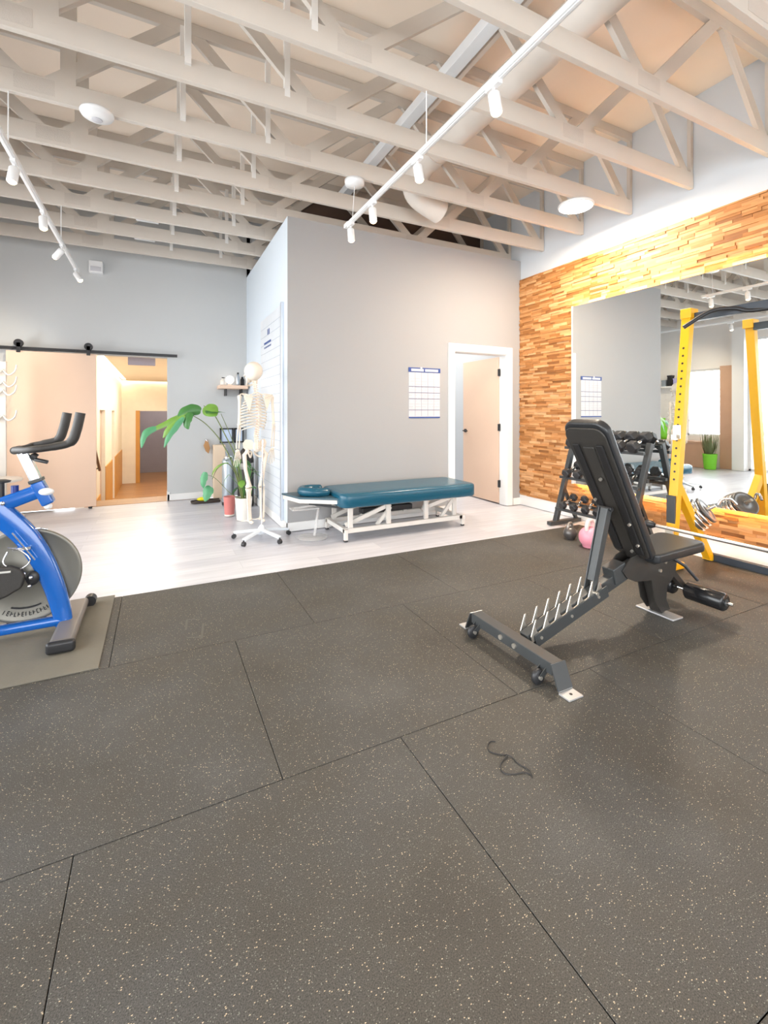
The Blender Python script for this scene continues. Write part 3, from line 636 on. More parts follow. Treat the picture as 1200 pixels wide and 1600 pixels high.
# ------------------------------------------------------------------ skeleton
def skeleton():
    t = thing('anatomical_skeleton', 'life size ivory skeleton model seen from behind, hanging on its stand', 'skeleton model', (.885, 4.66, 0))
    R = Matrix.Translation((.885, 4.66, 0)) @ Matrix.Rotation(math.radians(14), 4, 'Z')
    def B(m, name, material=bone, parent=t, **k): return m.xform(R).build(name, material, parent, **k)
    # skull (cranium, face, eye sockets, teeth)
    s = M().ball((-.015, .01, 1.668), (.086, .105, .095), 24, 16).ball((-.02, .075, 1.615), (.05, .045, .055)).ball((-.02, .10, 1.585), (.032, .025, .03))
    for sx in (-1, 1): s.tube(smoothpath([(-.015+sx*.066, .035, 1.63), (-.015+sx*.068, .075, 1.625), (-.015+sx*.045, .105, 1.62)]), .008, 8).ball((-.015+sx*.03, .108, 1.64), (.022, .012, .02))
    sk_ = B(s, 'skull')
    B(M().tube(smoothpath([(-.07, .035, 1.60), (-.066, .045, 1.555), (-.045, .10, 1.535), (-.02, .122, 1.53), (.005, .10, 1.535), (.03, .045, 1.555), (.034, .035, 1.60)]), .010, 8), 'jaw', parent=sk_)
    # spine: vertebrae + reddish discs
    sp = M(); ds = M()
    path = smoothpath([(-.012, -.0, 1.57), (-.010, -.02, 1.48), (-.003, -.055, 1.32), (.0, -.05, 1.15), (.0, -.015, 1.03), (.0, -.03, .94), (0, -.04, .86)], 5)
    for i, p in enumerate(path[:-3]):
        r = .012 + .010 * i / len(path)
        sp.lathe([(0, -.009), (r, -.009), (r*.85, 0), (r, .009), (0, .009)], p, n=12); sp.beam(p + Vector((0,-.01,0)), p + Vector((0,-.038,-.012)), .007, .012, side=(1,0,0)); sp.beam(p + Vector((-.028,-.012,0)), p + Vector((.028,-.012,0)), .008, .008)
        ds.lathe([(0, -.014), (r*.95, -.013), (r*.95, -.008), (0, -.008)], p, n=12)
    s2 = B(sp, 'spine'); B(ds, 'spinal_discs', bone_red, s2)
    # rib cage
    rb = M(); cart = M()
    for i in range(12):
        z = 1.455 - i*.030; wv = .062 + .075*math.sin(min(1, (i+1)/8)*PI/2) - max(0, i-8)*.009; dv = .075 + .035*math.sin(min(1, (i+1)/7)*PI/2)
        end = 1.0 if i < 10 else .55
        for sx in (-1, 1):
            pts = []
            for j in range(13):
                a = PI*(j/12)*end; pts.append((sx*wv*math.sin(a), -.035 + dv*.85 - dv*math.cos(a)*.85 - .01, z - .055*math.sin(a/2)*1.1 + .0*j))
            rb.tube(pts, .0058, 6)
    B(rb, 'rib_cage')
    B(M().beam((0, .125, 1.40), (0, .145, 1.24), .03, .010, side=(1,0,0)), 'sternum')
    for sx in (-1, 1):
        # shoulder blade + collarbone
        B(M().prism([(0, 0), (.085*sx, .02), (.09*sx, -.015), (.035*sx, -.15)], (.055*sx, -.075, 1.42), (1, .15*sx, 0), (0, 0, 1), (0, .007, 0)).tube([(.06*sx, -.08, 1.405), (.16*sx, -.055, 1.43)], .007, 8), 'shoulder_blade')
        B(M().tube(smoothpath([(.015*sx, .10, 1.42), (.07*sx, .10, 1.435), (.12*sx, .02, 1.44), (.165*sx, -.02, 1.43)]), .006, 8), 'collarbone')
        # arm
        sh = Vector((.172*sx, -.02, 1.405)); el = Vector((.182*sx, -.035, 1.13)); wr = Vector((.185*sx, .0, .90))
        am = M().tube([sh, sh+(el-sh)*.1, sh+(el-sh)*.5, sh+(el-sh)*.92, el], [.023, .015, .012, .014, .022], 10).ball(sh, .021)
        am.tube([el+Vector((.010,0,-.01)), (el+wr)/2+Vector((.014,0,0)), wr+Vector((.014,0,0))], [.010, .006, .009], 8).tube([el+Vector((-.010,-.01,.01)), (el+wr)/2+Vector((-.012,0,0)), wr+Vector((-.012,0,0))], [.010, .006, .007], 8)
        arm = B(am, 'arm')
        hd = M().ball(wr + Vector((0, 0, -.025)), (.022, .011, .016))
        for f in range(4):
            x = (-.024 + .016*f); b0 = wr + Vector((x*.6, 0, -.035)); b1 = wr + Vector((x, .004, -.095)); L_ = (.07, .085, .08, .062)[f]
            hd.tube([b0, b1], [.005, .0045], 6).tube([b1 + Vector((0,0,-.003)), b1 + Vector((x*.15, .008, -L_*.5))], [.0055, .004], 6).tube([b1 + Vector((x*.15, .010, -L_*.54)), b1 + Vector((x*.2, .018, -L_))], [.0045, .003], 6)
        hd.tube([wr + Vector((.018*-sx, .004, -.03)), wr + Vector((.036*-sx, .014, -.065))], [.006, .0045], 6).tube([wr + Vector((.037*-sx, .015, -.068)), wr + Vector((.044*-sx, .022, -.105))], [.005, .003], 6)
        B(hd, 'hand', parent=arm)
        # leg
        hpj = Vector((.085*sx, .0, .865)); kn = Vector((.068*sx, .005, .50)); an = Vector((.062*sx, -.01, .19))
        lg = M().ball(hpj, .023).tube([hpj, hpj+Vector((.03*sx,0,-.03)), (hpj+kn)/2+Vector((.02*sx,.01,0)), kn+Vector((0,0,.05)), kn+Vector((0,0,.012))], [.018, .021, .017, .021, .034], 12)
        lg.ball(kn + Vector((0, .03, 0)), (.016, .008, .02))
        lg.tube([kn+Vector((0,0,-.004)), kn+Vector((0,0,-.04)), (kn+an)/2, an+Vector((0,0,.02)), an], [.034, .024, .016, .018, .026], 12).tube([kn+Vector((.022*sx,-.015,-.03)), an+Vector((.018*sx,-.008,.005))], [.008, .010], 8)
        leg = B(lg, 'leg')
        ft = M().ball(an + Vector((0, -.035, -.022)), (.018, .032, .018)).ball(an + Vector((0, .02, -.015)), (.022, .035, .014))
        for f in range(5):
            x = (-.02 + .01*f); L_ = (.13, .125, .115, .105, .13)[f if sx < 0 else 4-f]
            ft.tube([an + Vector((x*.7, .03, -.015)), an + Vector((x*1.5, .085, -.028)), an + Vector((x*1.8, L_, -.033))], [.006, .0055, .004], 6)
        B(ft, 'foot', parent=leg)
    # pelvis
    pv = M().ball((0, -.035, .915), (.045, .02, .055))
    for sx in (-1, 1):
        prof = [(.02, .0), (.05, .05), (.10, .055), (.125, .02), (.115, -.03), (.085, -.06), (.06, -.05), (.03, -.04)]
        pv.prism([(a*sx, b) for a, b in prof], (0, -.035, .93), (1, .35*sx, 0), (0, -.15, 1), (0, .012, 0))
        pv.tube(smoothpath([(.085*sx, .0, .885), (.05*sx, .05, .86), (.012*sx, .06, .855)]), .010, 8).tube(smoothpath([(.085*sx, -.01, .87), (.06*sx, -.01, .81), (.03*sx, .03, .82), (.012*sx, .055, .85)]), .009, 8)
    B(pv, 'pelvis')
    return t
skeleton()

# ------------------------------------------------------------------ plants
def leaf(m, base, direction, up, L_, W, droop, cuts=0, curl=.2):
    # broad leaf from base along direction, drooping; deep side cuts if cuts>0
    d = Vector(direction).normalized(); up = Vector(up); side = d.cross(up).normalized(); nrm = side.cross(d).normalized()
    n = 16; row = []
    for i in range(n + 1):
        t = i / n; w_ = W * (math.sin(PI * min(1, t*.92+.08))**.65) * (1 - .35*t)
        if cuts and i % 3 == 2 and 2 < i < n-1: w_ *= .38
        if t > .98: w_ = 0.003
        ang_ = droop * t
        c_ = Vector(base) + d * (L_ * (math.sin(ang_)/droop if droop else t)) - nrm * (L_ * ((1 - math.cos(ang_))/droop if droop else 0))
        row.append((c_, w_))
    vs = []; fs = []
    for c_, w_ in row:
        for q_ in (-1, -.5, 0, .5, 1): vs.append(c_ + side * w_ * q_ + nrm * (-abs(q_)**1.5 * w_ * curl + (.0 if q_ else -.004)))
    for i in range(n):
        for k in range(4): fs.append((i*5+k, i*5+k+1, (i+1)*5+k+1, (i+1)*5+k))
    m.add(vs, fs, True)
def pot(t, c_, r, h, material, rim=.006):
    x, y = c_
    p = M().lathe([(0, 0), (r*.78, 0), (r*.80, .01), (r*.99, h-.01), (r, h), (r-.008, h), (r-.010, h-.03), (0, h-.03)], (x, y, 0)).build('pot', material, t)
    M().lathe([(r-.012, h-.028), (r*.6, h-.018), (0, h-.012)][::-1], (x, y, 0)).build('soil', soil, t)
mp_ = thing('potted_monstera', 'tall potted plant with long arching stems and split leaves in a cream pot', 'potted plant', (.91, 5.5, 0))
pot(mp_, (.91, 5.5), .098, .26, pot_w)
def stem(pts, r0=.008, r1=.004):
    p = smoothpath(pts, 6); k = len(p); M().tube(p, [r0 + (r1-r0)*i/k for i in range(k)], 8).build('stem', stem_m, mp_)
stem([(.89, 5.5, .25), (.80, 5.5, .62), (.66, 5.5, .92), (.50, 5.5, 1.12), (.36, 5.5, 1.22)])
stem([(.90, 5.49, .25), (.83, 5.49, .70), (.70, 5.49, 1.0), (.58, 5.47, 1.23), (.47, 5.46, 1.33)], .008, .004)
stem([(.92, 5.51, .25), (.84, 5.52, .75), (.76, 5.52, 1.0), (.66, 5.52, 1.24)], .006, .003)
stem([(.92, 5.5, .25), (.86, 5.5, .45), (.74, 5.48, .66), (.62, 5.46, .62), (.56, 5.45, .50)], .006, .003)
stem([(.93, 5.5, .25), (.97, 5.48, .45), (1.0, 5.45, .60)], .006, .003)
stem([(.90, 5.47, .25), (.84, 5.42, .50), (.76, 5.38, .74)], .006, .003)
stem([(.88, 5.5, .25), (.76, 5.5, .32), (.60, 5.5, .50), (.50, 5.5, .55)], .004, .002)
def ribbon_leaf(m, pts, W, face=(-.35, -.93, .1), k=6, tip=.15):
    # one broad lobe of a split leaf following a path, surface slightly cupped, facing 'face'
    pts = smoothpath(pts, k); n = len(pts); vs = []; fs = []; fc = Vector(face).normalized()
    for i, p in enumerate(pts):
        d_ = (pts[min(i+1, n-1)] - pts[max(i-1, 0)]).normalized(); sd_ = d_.cross(fc).normalized(); t_ = i/(n-1)
        w_ = W * (1.1 + .08*math.sin(t_*19)) * min(1, .4 + t_*2.5) * (1 - .93*t_**3)
        for q_ in (-1, -.5, 0, .5, 1): vs.append(p + sd_*w_*q_ - fc*(abs(q_)*w_*.30))
    for i in range(n-1):
        for j in range(4): fs.append((i*5+j, i*5+j+1, (i+1)*5+j+1, (i+1)*5+j))
    m.add(vs, fs, True)
for mt_, W_, pts_ in ((leaf_m, .060, [(.44, 5.46, 1.27), (.36, 5.45, 1.285), (.27, 5.44, 1.27), (.20, 5.44, 1.20)]),
                      (leaf_l, .034, [(.30, 5.44, 1.25), (.18, 5.43, 1.18), (.04, 5.42, 1.11), (-.08, 5.42, 1.05)]),
                      (leaf_t, .036, [(.0, 5.42, 1.09), (-.09, 5.41, 1.05), (-.13, 5.40, .98), (-.145, 5.40, .88)]),
                      (leaf_l, .034, [(.27, 5.42, 1.22), (.17, 5.41, 1.13), (.10, 5.40, 1.06), (.06, 5.40, .98)]),
                      (leaf_t, .034, [(.26, 5.40, 1.20), (.18, 5.39, 1.10), (.11, 5.38, .99), (.07, 5.38, .88)]),
                      (leaf_m, .044, [(.34, 5.42, 1.25), (.30, 5.40, 1.19), (.29, 5.39, 1.12), (.31, 5.39, 1.07)])):
    lv = M(); ribbon_leaf(lv, pts_, W_); lv.build('leaf', mt_, mp_)
lv = M(); leaf(lv, (.66, 5.52, 1.26), (-.55, -.7, .30), (-.3, -.6, .9), .26, .12, .8, 0, .05); lv.build('leaf', leaf_m, mp_)
lv = M(); leaf(lv, (.49, 5.46, 1.33), (.35, -.6, -.35), (-.3, -.8, .5), .2, .10, .4, 0); lv.build('leaf', leaf_l, mp_)
lv = M(); leaf(lv, (.74, 5.48, .68), (-.8, -.2, .1), (0, 0, 1), .26, .05, 1.5, 0); lv.build('leaf', leaf_l, mp_)
lv = M(); ribbon_leaf(lv, [(.49, 5.5, .58), (.475, 5.49, .52), (.465, 5.48, .46), (.47, 5.48, .40)], .038); lv.build('leaf', leaf_t, mp_)
lv = M(); ribbon_leaf(lv, [(.55, 5.5, .41), (.52, 5.49, .37), (.50, 5.48, .31), (.485, 5.48, .25)], .055); lv.build('leaf', leaf_t, mp_)
rnd = random.Random(11)
for i in range(14):
    a = rnd.uniform(0, 2*PI); r_ = rnd.uniform(.04, .16); z_ = rnd.uniform(.38, .78)
    p1 = Vector((.90 + r_*math.cos(a), 5.48 + r_*math.sin(a)*.7, z_)); p0 = Vector((.91, 5.5, .25))
    lv = M().tube([p0, (p0*2+p1)/3 + Vector((0,0,.06)), p1], [.004, .003, .002], 6); leaf(lv, p1, (math.cos(a), math.sin(a), rnd.uniform(-.9, .4)), (0, 0, 1), rnd.uniform(.10, .17), rnd.uniform(.03, .05), .8, 0)
    lv.build('leaf', rnd.choice([leaf_m, leaf_l, leaf_m]), mp_)
pp = thing('pink_planter', 'small dusty pink planter pot left of the cream pot', 'plant pot', (.79, 5.78, 0))
pot(pp, (.79, 5.78), .07, .235, pot_p)
M().lathe([(0, 0), (.058, 0), (.06, .02), (0, .02)], (.79, 5.78, 0.0005)).build('base_band', pot_w, pp)

# ------------------------------------------------------------------ objects at the back wall
sh = thing('floating_shelf', 'small pale wooden shelf on the back wall behind the skeleton', 'shelf', (1.0, 7.0, 1.6))
M().box((.80, 6.86, 1.60), (1.20, YB, 1.65)).build('shelf_board', maple, sh, bevel=.004)
M().box((.90, 6.98, 1.50), (.92, YB, 1.60)).build('shelf_bracket', black_metal, sh)
M().box((1.12, 6.98, 1.50), (1.14, YB, 1.60)).build('shelf_bracket', black_metal, sh)
def jar(x, y, z, r, h, material, name, lb, cat):
    o = thing(name, lb, cat, (x, y, z)); M().lathe([(0, 0), (r*.9, 0), (r, h*.1), (r, h*.7), (r*.55, h*.85), (r*.5, h), (0, h)], (x, y, z), n=20).build('body', material, o)
    M().lathe([(0, h), (r*.58, h), (r*.58, h*1.12), (0, h*1.12)], (x, y, z), n=20).build('cap', black_metal if material != black_metal else chrome, o)
jar(.86, 6.93, 1.651, .04, .10, pot_w, 'cream_jar', 'squat white jar at the left end of the wall shelf', 'jar')
jar(1.07, 6.95, 1.651, .025, .17, steel_grey, 'bottle', 'slim grey bottle on the wall shelf beside the skull', 'bottle')
jar(1.14, 7.0, 1.651, .03, .13, black_metal, 'black_bottle', 'short black bottle at the right end of the wall shelf', 'bottle')
bu = thing('globe_lamp', 'small glowing white globe lamp on the wall shelf', 'lamp', (.96, 6.98, 1.651))
M().cyl((.96, 6.98, 1.651), (.96, 6.98, 1.68), .03).build('base', pot_w, bu)
M().ball((.96, 6.98, 1.735), .058).build('globe', mat('lit_opal_glass', (1, .98, .95), .3, emit=(1, .95, .88), estr=3), bu)
# desk with framed screens
ds_ = thing('side_cabinet', 'narrow cream cabinet against the back wall behind the plant', 'cabinet', (.88, 7.05, 0))
M().box((.74, 7.0, .0), (.90, YB-.016, .78)).build('cabinet_body', mat('peach_laminate', (.80, .62, .45), .5), ds_, bevel=.004)
M().box((.90, 6.98, 0), (.93, YB-.016, .72)).build('metal_edge', steel_grey, ds_)
for (xa, xb, lb) in ((.84, 1.03, 'left of two black framed pictures behind the skeleton'), (1.045, 1.18, 'right of two black framed pictures behind the skeleton')):
    f_ = thing('framed_picture', lb, 'picture', ((xa+xb)/2, 7.13, .8), 'black framed pictures')
    M().box((xa, 7.12, .80), (xa+.02, YB, 1.02)).box((xb-.02, 7.12, .80), (xb, YB, 1.02)).box((xa, 7.12, 1.0), (xb, YB, 1.02)).box((xa, 7.12, .80), (xb, YB, .82)).build('frame', black_metal, f_)
    M().box((xa+.02, 7.135, .82), (xb-.02, YB, 1.0)).build('picture_sheet', mat('pale_blue_print', (.55, .65, .82), .4), f_)
gc = thing('black_gas_cylinder', 'black dome topped cylinder standing behind the cream pot', 'cylinder', (1.10, 6.3, 0))
M().lathe([(0, 0), (.10, 0), (.105, .02), (.105, .62), (.09, .70), (.05, .76), (.03, .78), (0, .78)], (1.07, 6.30, 0)).build('tank', dark_plastic, gc)
M().lathe([(.1055, .50), (.107, .50), (.107, .58), (.1055, .58)], (1.07, 6.30, 0)).build('label_band', mat('grey_band', (.35, .34, .32), .6), gc)
M().cyl((1.07, 6.30, .775), (1.07, 6.30, .85), .02).cyl((1.03, 6.30, .83), (1.11, 6.30, .83), .012).build('valve', black_metal, gc)
mc = thing('metal_canister', 'tall silver canister standing left of the black cylinder', 'canister', (.86, 6.4, 0))
M().lathe([(0, 0), (.075, 0), (.08, .015), (.08, .60), (.07, .63), (0, .63)], (.86, 6.40, 0)).build('body', steel_grey, mc)
M().lathe([(0, .63), (.06, .63), (.05, .67), (0, .68)], (.86, 6.40, 0)).build('lid', chrome, mc)
M().lathe([(.0805, .02), (.083, .02), (.083, .06), (.0805, .06)], (.86, 6.40, 0)).build('base_ring', black_metal, mc)
ty = thing('black_tray', 'long flat black tray on the floor by the back wall', 'tray', (.64, 6.80, 0))
M().prism([(.42 + .07 - .07*math.cos(a), 6.80 + .07*math.sin(a)) for a in [PI/2 - PI*i/8 for i in range(9)]] + [(.80, 6.73), (.80, 6.87)], (0, 0, 0), (1,0,0), (0,1,0), (0,0,.02)).build('tray_base', mat('dark_brown_plastic', (.05, .035, .025), .5), ty, bevel=.004)
M().tube([(.80, 6.87, .025), (.49, 6.87, .025), (.43, 6.84, .025), (.42, 6.80, .025), (.43, 6.76, .025), (.49, 6.73, .025), (.80, 6.73, .025)], .007, 8).build('tray_rim', MATS['dark_brown_plastic'], ty)
tag(M().ball((.58, 6.79, .05), (.085, .035, .029)).build('yellow_sponge', mat('bright_yellow_foam', (.86, .78, .02), .6)), 'bright yellow oval pad lying in the black tray', 'pad')
hg = thing('hanging_cloth', 'small brown cloth hanging from a hook on the back wall', 'cloth', (.66, YB, .8))
M().tube(smoothpath([(.64, YB, .86), (.64, YB-.05, .86), (.66, YB-.06, .83)]), .006, 8).build('hook', chrome, hg)
M().prism([(-.01, 0), (.02, 0), (.05, -.12), (.03, -.2), (-.01, -.16), (-.04, -.08)], (.65, YB-.055, .85), (1,0,0), (0,0,1), (0, .02, 0)).build('cloth', mat('tan_cloth', (.45, .24, .10), .8), hg, bevel=.006)

# ------------------------------------------------------------------ room seen in the mirror: counter, green pot plant, table, shelf
ctn = thing('wooden_counter', 'low reddish wood counter under the window, seen in the mirror', 'counter', (XL+.3, 6.2, 0))
M().box((XL+.005, 5.95, 0), (XL+.3, 7.1, .56)).build('cabinet_body', cedar, ctn, bevel=.004)
M().box((XL+.005, 5.93, .56), (XL+.33, 7.12, .60)).build('countertop', cedar, ctn, bevel=.004)
gp = thing('green_pot_plant', 'bushy plant in a lime green pot, seen in the mirror', 'potted plant', (-2.2, 5.78, 0))
pot(gp, (-2.2, 5.78), .14, .34, pot_g)
fl = M(); rnd = random.Random(4)
for i in range(60):
    a = rnd.uniform(0, 2*PI); p = Vector((-2.2 + .1*math.cos(a)*rnd.random(), 5.78 + .1*math.sin(a)*rnd.random(), .31)); leaf(fl, p, (math.cos(a)*.5, math.sin(a)*.5, rnd.uniform(.6, 1.5)), (math.cos(a), math.sin(a), .1), rnd.uniform(.3, .55), .012, .5)
fl.build('foliage', mat('dry_olive_leaf', (.16, .19, .08), .6, var=(10, .4)), gp)
wt = thing('white_side_table', 'round white side table before the wooden counter, seen in the mirror', 'table', (-1.6, 6.3, 0))
M().lathe([(0, .50), (.26, .50), (.27, .515), (.26, .53), (0, .53)], (-1.6, 6.3, 0)).build('tabletop', white_metal, wt)
M().cyl((-1.6, 6.3, .02), (-1.6, 6.3, .50), .025).build('pedestal', white_metal, wt)
M().lathe([(0, 0), (.18, 0), (.18, .012), (.03, .025), (0, .025)], (-1.6, 6.3, 0)).build('base', white_metal, wt)
ws = thing('white_wall_shelf', 'white wall shelf at the left wall corner, seen in the mirror', 'shelf', (XL+.1, 6.85, 1.88))
M().box((XL, 6.58, 1.86), (XL+.2, 7.15, 1.90)).build('shelf_board', trim_m, ws, bevel=.003)
M().box((XL, 6.65, 1.80), (XL+.12, 6.67, 1.86)).build('shelf_bracket', trim_m, ws)
for i, (yy, hh, mm, lb) in enumerate(((6.68, .18, mat('lavender_plastic', (.45, .42, .7), .4), 'lavender box on the white shelf, seen in the mirror'), (6.82, .26, black_metal, 'tall dark box on the white shelf, seen in the mirror'), (6.96, .15, steel_grey, 'grey box on the white shelf, seen in the mirror'))):
    o_ = thing('storage_box', lb, 'box', (XL+.1, yy, 1.9)); M().box((XL+.04, yy-.05, 1.901), (XL+.16, yy+.05, 1.9+hh)).build('box_body', mm, o_, bevel=.004); M().box((XL+.035, yy-.055, 1.9+hh-.03), (XL+.165, yy+.055, 1.905+hh)).build('box_lid', mm, o_, bevel=.003)
gv = thing('green_vase', 'lime green bottle shaped vase on the counter, seen in the mirror', 'vase', (XL+.18, 6.95, .6))
M().lathe([(0, 0), (.07, 0), (.095, .08), (.10, .26), (.05, .34), (.03, .46), (.05, .52), (.045, .52), (.02, .46), (0, .46)], (XL+.18, 6.95, .6)).build('body', pot_g, gv)

# ------------------------------------------------------------------ dumbbell rack
RK0, RK1 = 2.80, 3.70
rk = thing('dumbbell_rack', 'three tier dark grey dumbbell rack against the wood clad wall', 'dumbbell rack', (4.2, 3.25, 0))
for y in (RK0, RK1):
    M().beam((4.0, y, .02), (4.30, y, .95), .05, .05).build('leg', gun_metal, rk, bevel=.004)
    M().beam((4.33, y, .03), (4.13, y, .40), .035, .035).build('brace', gun_metal, rk, bevel=.004)
    M().box((3.90, y-.03, .001), (4.38, y+.03, .04)).build('foot_rail', gun_metal, rk, bevel=.004)
tiers = [(4.10, .20), (4.17, .55), (4.25, .88)]
for (x, z) in tiers:
    M().beam((x-.07, RK0-.02, z-.025), (x-.07, RK1+.02, z-.025), .035, .03, side=(1,0,0)).beam((x+.07, RK0-.02, z+.035), (x+.07, RK1+.02, z+.035), .035, .03, side=(1,0,0)).build('shelf_rail', gun_metal, rk, bevel=.003)
def dumbbell(r, hl, gap):
    t = thing('hex_dumbbell', '', 'dumbbell', (0, 0, 0))
    for s_ in (-1, 1):
        M().lathe([(0, gap/2), (r*.75, gap/2), (r, gap/2 + .012), (r, gap/2 + hl - .012), (r*.8, gap/2 + hl), (0, gap/2 + hl)], (0,0,0), (s_, 0, 0), n=6, smooth=False).build('weight_head', hexrub, t, bevel=.003, seg=1)
    M().tube([(-gap/2, 0, 0), (-gap/4, 0, 0), (0, 0, 0), (gap/4, 0, 0), (gap/2, 0, 0)], [.012, .0155, .017, .0155, .012], 12).build('handle', chrome, t)
    return t
protos = [dumbbell(.062, .09, .12), dumbbell(.052, .075, .12), dumbbell(.045, .06, .12)]
tiername = ['bottom', 'middle', 'top']; order = ['first', 'second', 'third', 'fourth', 'fifth', 'sixth', 'seventh']
for ti, (cnt, pi_) in enumerate(((6, 2), (6, 1), (6, 0))):
    x, z = tiers[ti]; r = (.045, .052, .062)[ti]
    for i in range(cnt):
        o = copy_tree(protos[pi_])
        y = RK1 - .09 - i * (RK1 - RK0 - .17) / (cnt - 1)
        o.location = (x, y, z + .0253 + r*.86 - .0); o.rotation_euler = (0, -.405, random.uniform(-.03, .03))
        o['label'] = 'black hex dumbbell on the %s tier of the rack, %s from its door side end' % (tiername[ti], order[i]); o['group'] = 'hex dumbbells on the rack'
for p in protos:
    for ch in list(p.children): bpy.data.objects.remove(ch)
    bpy.data.objects.remove(p)

# ------------------------------------------------------------------ kettlebells
def kettlebell(c_, r, material, hm, lb, tw):
    t = thing('kettlebell', lb, 'kettlebell', (c_[0], c_[1], 0))
    x, y = c_; u_ = Vector((math.cos(tw), math.sin(tw), 0))
    prof = [(0, 0), (r*.62, 0), (r*.66, .004)] + [(r*math.cos(a), r*.94 + r*math.sin(a)) for a in [-.80 + 2.2*i/14 for i in range(15)]] + [(0, r*1.94)]
    M().lathe(prof, (x, y, 0)).build('body', material, t)
    c0 = Vector((x, y, r*1.55)); R_ = r*.52
    pts = [c0 + u_*-R_*1.0 + Vector((0,0,-.01)), c0 + u_*-R_*1.12 + Vector((0,0,R_*.8)), c0 + u_*-R_*.7 + Vector((0,0,R_*1.65)), c0 + Vector((0,0,R_*1.82)), c0 + u_*R_*.7 + Vector((0,0,R_*1.65)), c0 + u_*R_*1.12 + Vector((0,0,R_*.8)), c0 + u_*R_*1.0 + Vector((0,0,-.01))]
    M().tube(smoothpath(pts, 5), r*.19, 12).build('handle', hm, t)
kettlebell((3.66, 3.20), .064, greykb, mat('worn_steel', (.42, .38, .34), .35, .7), 'small dark grey kettlebell left of the pink one', .2)
kettlebell((3.61, 2.93), .098, pinkkb, mat('pale_pink_coating', (.85, .62, .60), .4), 'large pink kettlebell with pale handle on the rubber floor', .2)

# ------------------------------------------------------------------ power rack (yellow) + barbell + plates
pr = thing('squat_rack', 'yellow squat rack with perforated leaning uprights before the mirror', 'squat rack', (4.0, 1.7, 0))
def up_x(z): return 3.655 + (3.905 - 3.655) * z / 2.08
for y in (2.22, .95):
    p0 = Vector((up_x(0), y, .0)); p1 = Vector((up_x(2.09), y, 2.09))
    u1 = M().beam(p0, p1, .07, .06).build('upright', yellow, pr, bevel=.004)
    d = (p1-p0).normalized(); hol = M(); fn = Vector((-d.z, 0, d.x))
    for k in range(24):
        z = .712 + k * .0624
        if z > 1.80: break
        c_ = p0 + d * (z / d.z) + fn * .0306
        hol.cyl(c_ - fn*.003, c_ + fn*.0004, .009, n=12)
    hol.build('pin_holes', black_metal, u1)
    M().beam((up_x(.62)+.02, y, .66), (4.19, y, .03), .06, .06).build('brace', yellow, pr, bevel=.004)
    M().beam((up_x(0)-.04, y, .03), (up_x(0)+.12, y, .03), .09, .05).build('foot_rail', yellow, pr, bevel=.004)
    M().beam((4.17, y, .03), (4.255, y, .03), .074, .05).build('end_cap', yellow, pr)
    M().box((up_x(2.08)-.045, y-.045, 2.02), (up_x(2.08)+.06, y+.04, 2.10)).build('top_bracket', yellow, pr, bevel=.004)
    # hooks
    xh = up_x(1.08); M().box((xh-.042, y-.03, 1.04), (xh-.03, y+.03, 1.15)).box((xh-.075, y-.02, 1.03), (xh-.03, y+.02, 1.045)).box((xh-.085, y-.02, 1.03), (xh-.073, y+.02, 1.075)).build('bar_hook', nickel, pr, bevel=.003)
    xh = up_x(.47); M().box((xh-.047, y-.034, .37), (xh-.030, y+.034, .59)).build('reinforcement_plate', gun_metal, pr, bevel=.003)
    xh = up_x(.3); M().box((xh-.05, y-.03, .27), (xh-.03, y+.03, .345)).box((xh-.14, y-.03, .215), (xh-.03, y+.03, .255)).build('safety_hook', nickel, pr, bevel=.003)
M().beam((4.22, 2.25, .03), (4.22, .9, .03), .05, .058, side=(1,0,0)).build('rear_beam', mat('navy_black_steel', (.035, .045, .06), .35), pr, bevel=.003)
M().beam((3.93, 2.18, 2.03), (3.93, .98, 2.03), .05, .065, side=(1,0,0)).build('crossmember', MATS['navy_black_steel'], pr, bevel=.003)
pb = smoothpath([(3.70, 2.14, 1.92), (3.80, 2.0, 2.027), (3.87, 1.88, 2.035), (3.90, 1.80, 2.005), (3.92, 1.70, 2.0), (3.92, 1.5, 2.0), (3.90, 1.38, 2.005), (3.87, 1.28, 2.035), (3.80, 1.15, 2.027), (3.70, 1.02, 1.92)], 5)
M().tube(pb, .016, 12).build('pull_up_bar', black_metal, pr)
bb = thing('barbell', 'long thin steel barbell lying across the low rack hooks', 'barbell', (3.56, 1.6, .30))
bx, bz = 3.565, .35
M().cyl((bx, 2.27, bz), (bx, .7, bz), .014, n=16).build('shaft', mat('grey_bar_steel', (.55, .52, .50), .28, .9), bb)
M().lathe([(0, 0), (.024, 0), (.030, .012), (.030, .05), (.018, .075), (.014, .08)], (bx, 2.36, bz), (0, -1, 0), n=20).build('collar', black_metal, bb)
M().lathe([(0, 0), (.024, 0), (.030, .012), (.030, .05), (.018, .075), (.014, .08)], (bx, .62, bz), (0, 1, 0), n=20).build('collar', black_metal, bb)
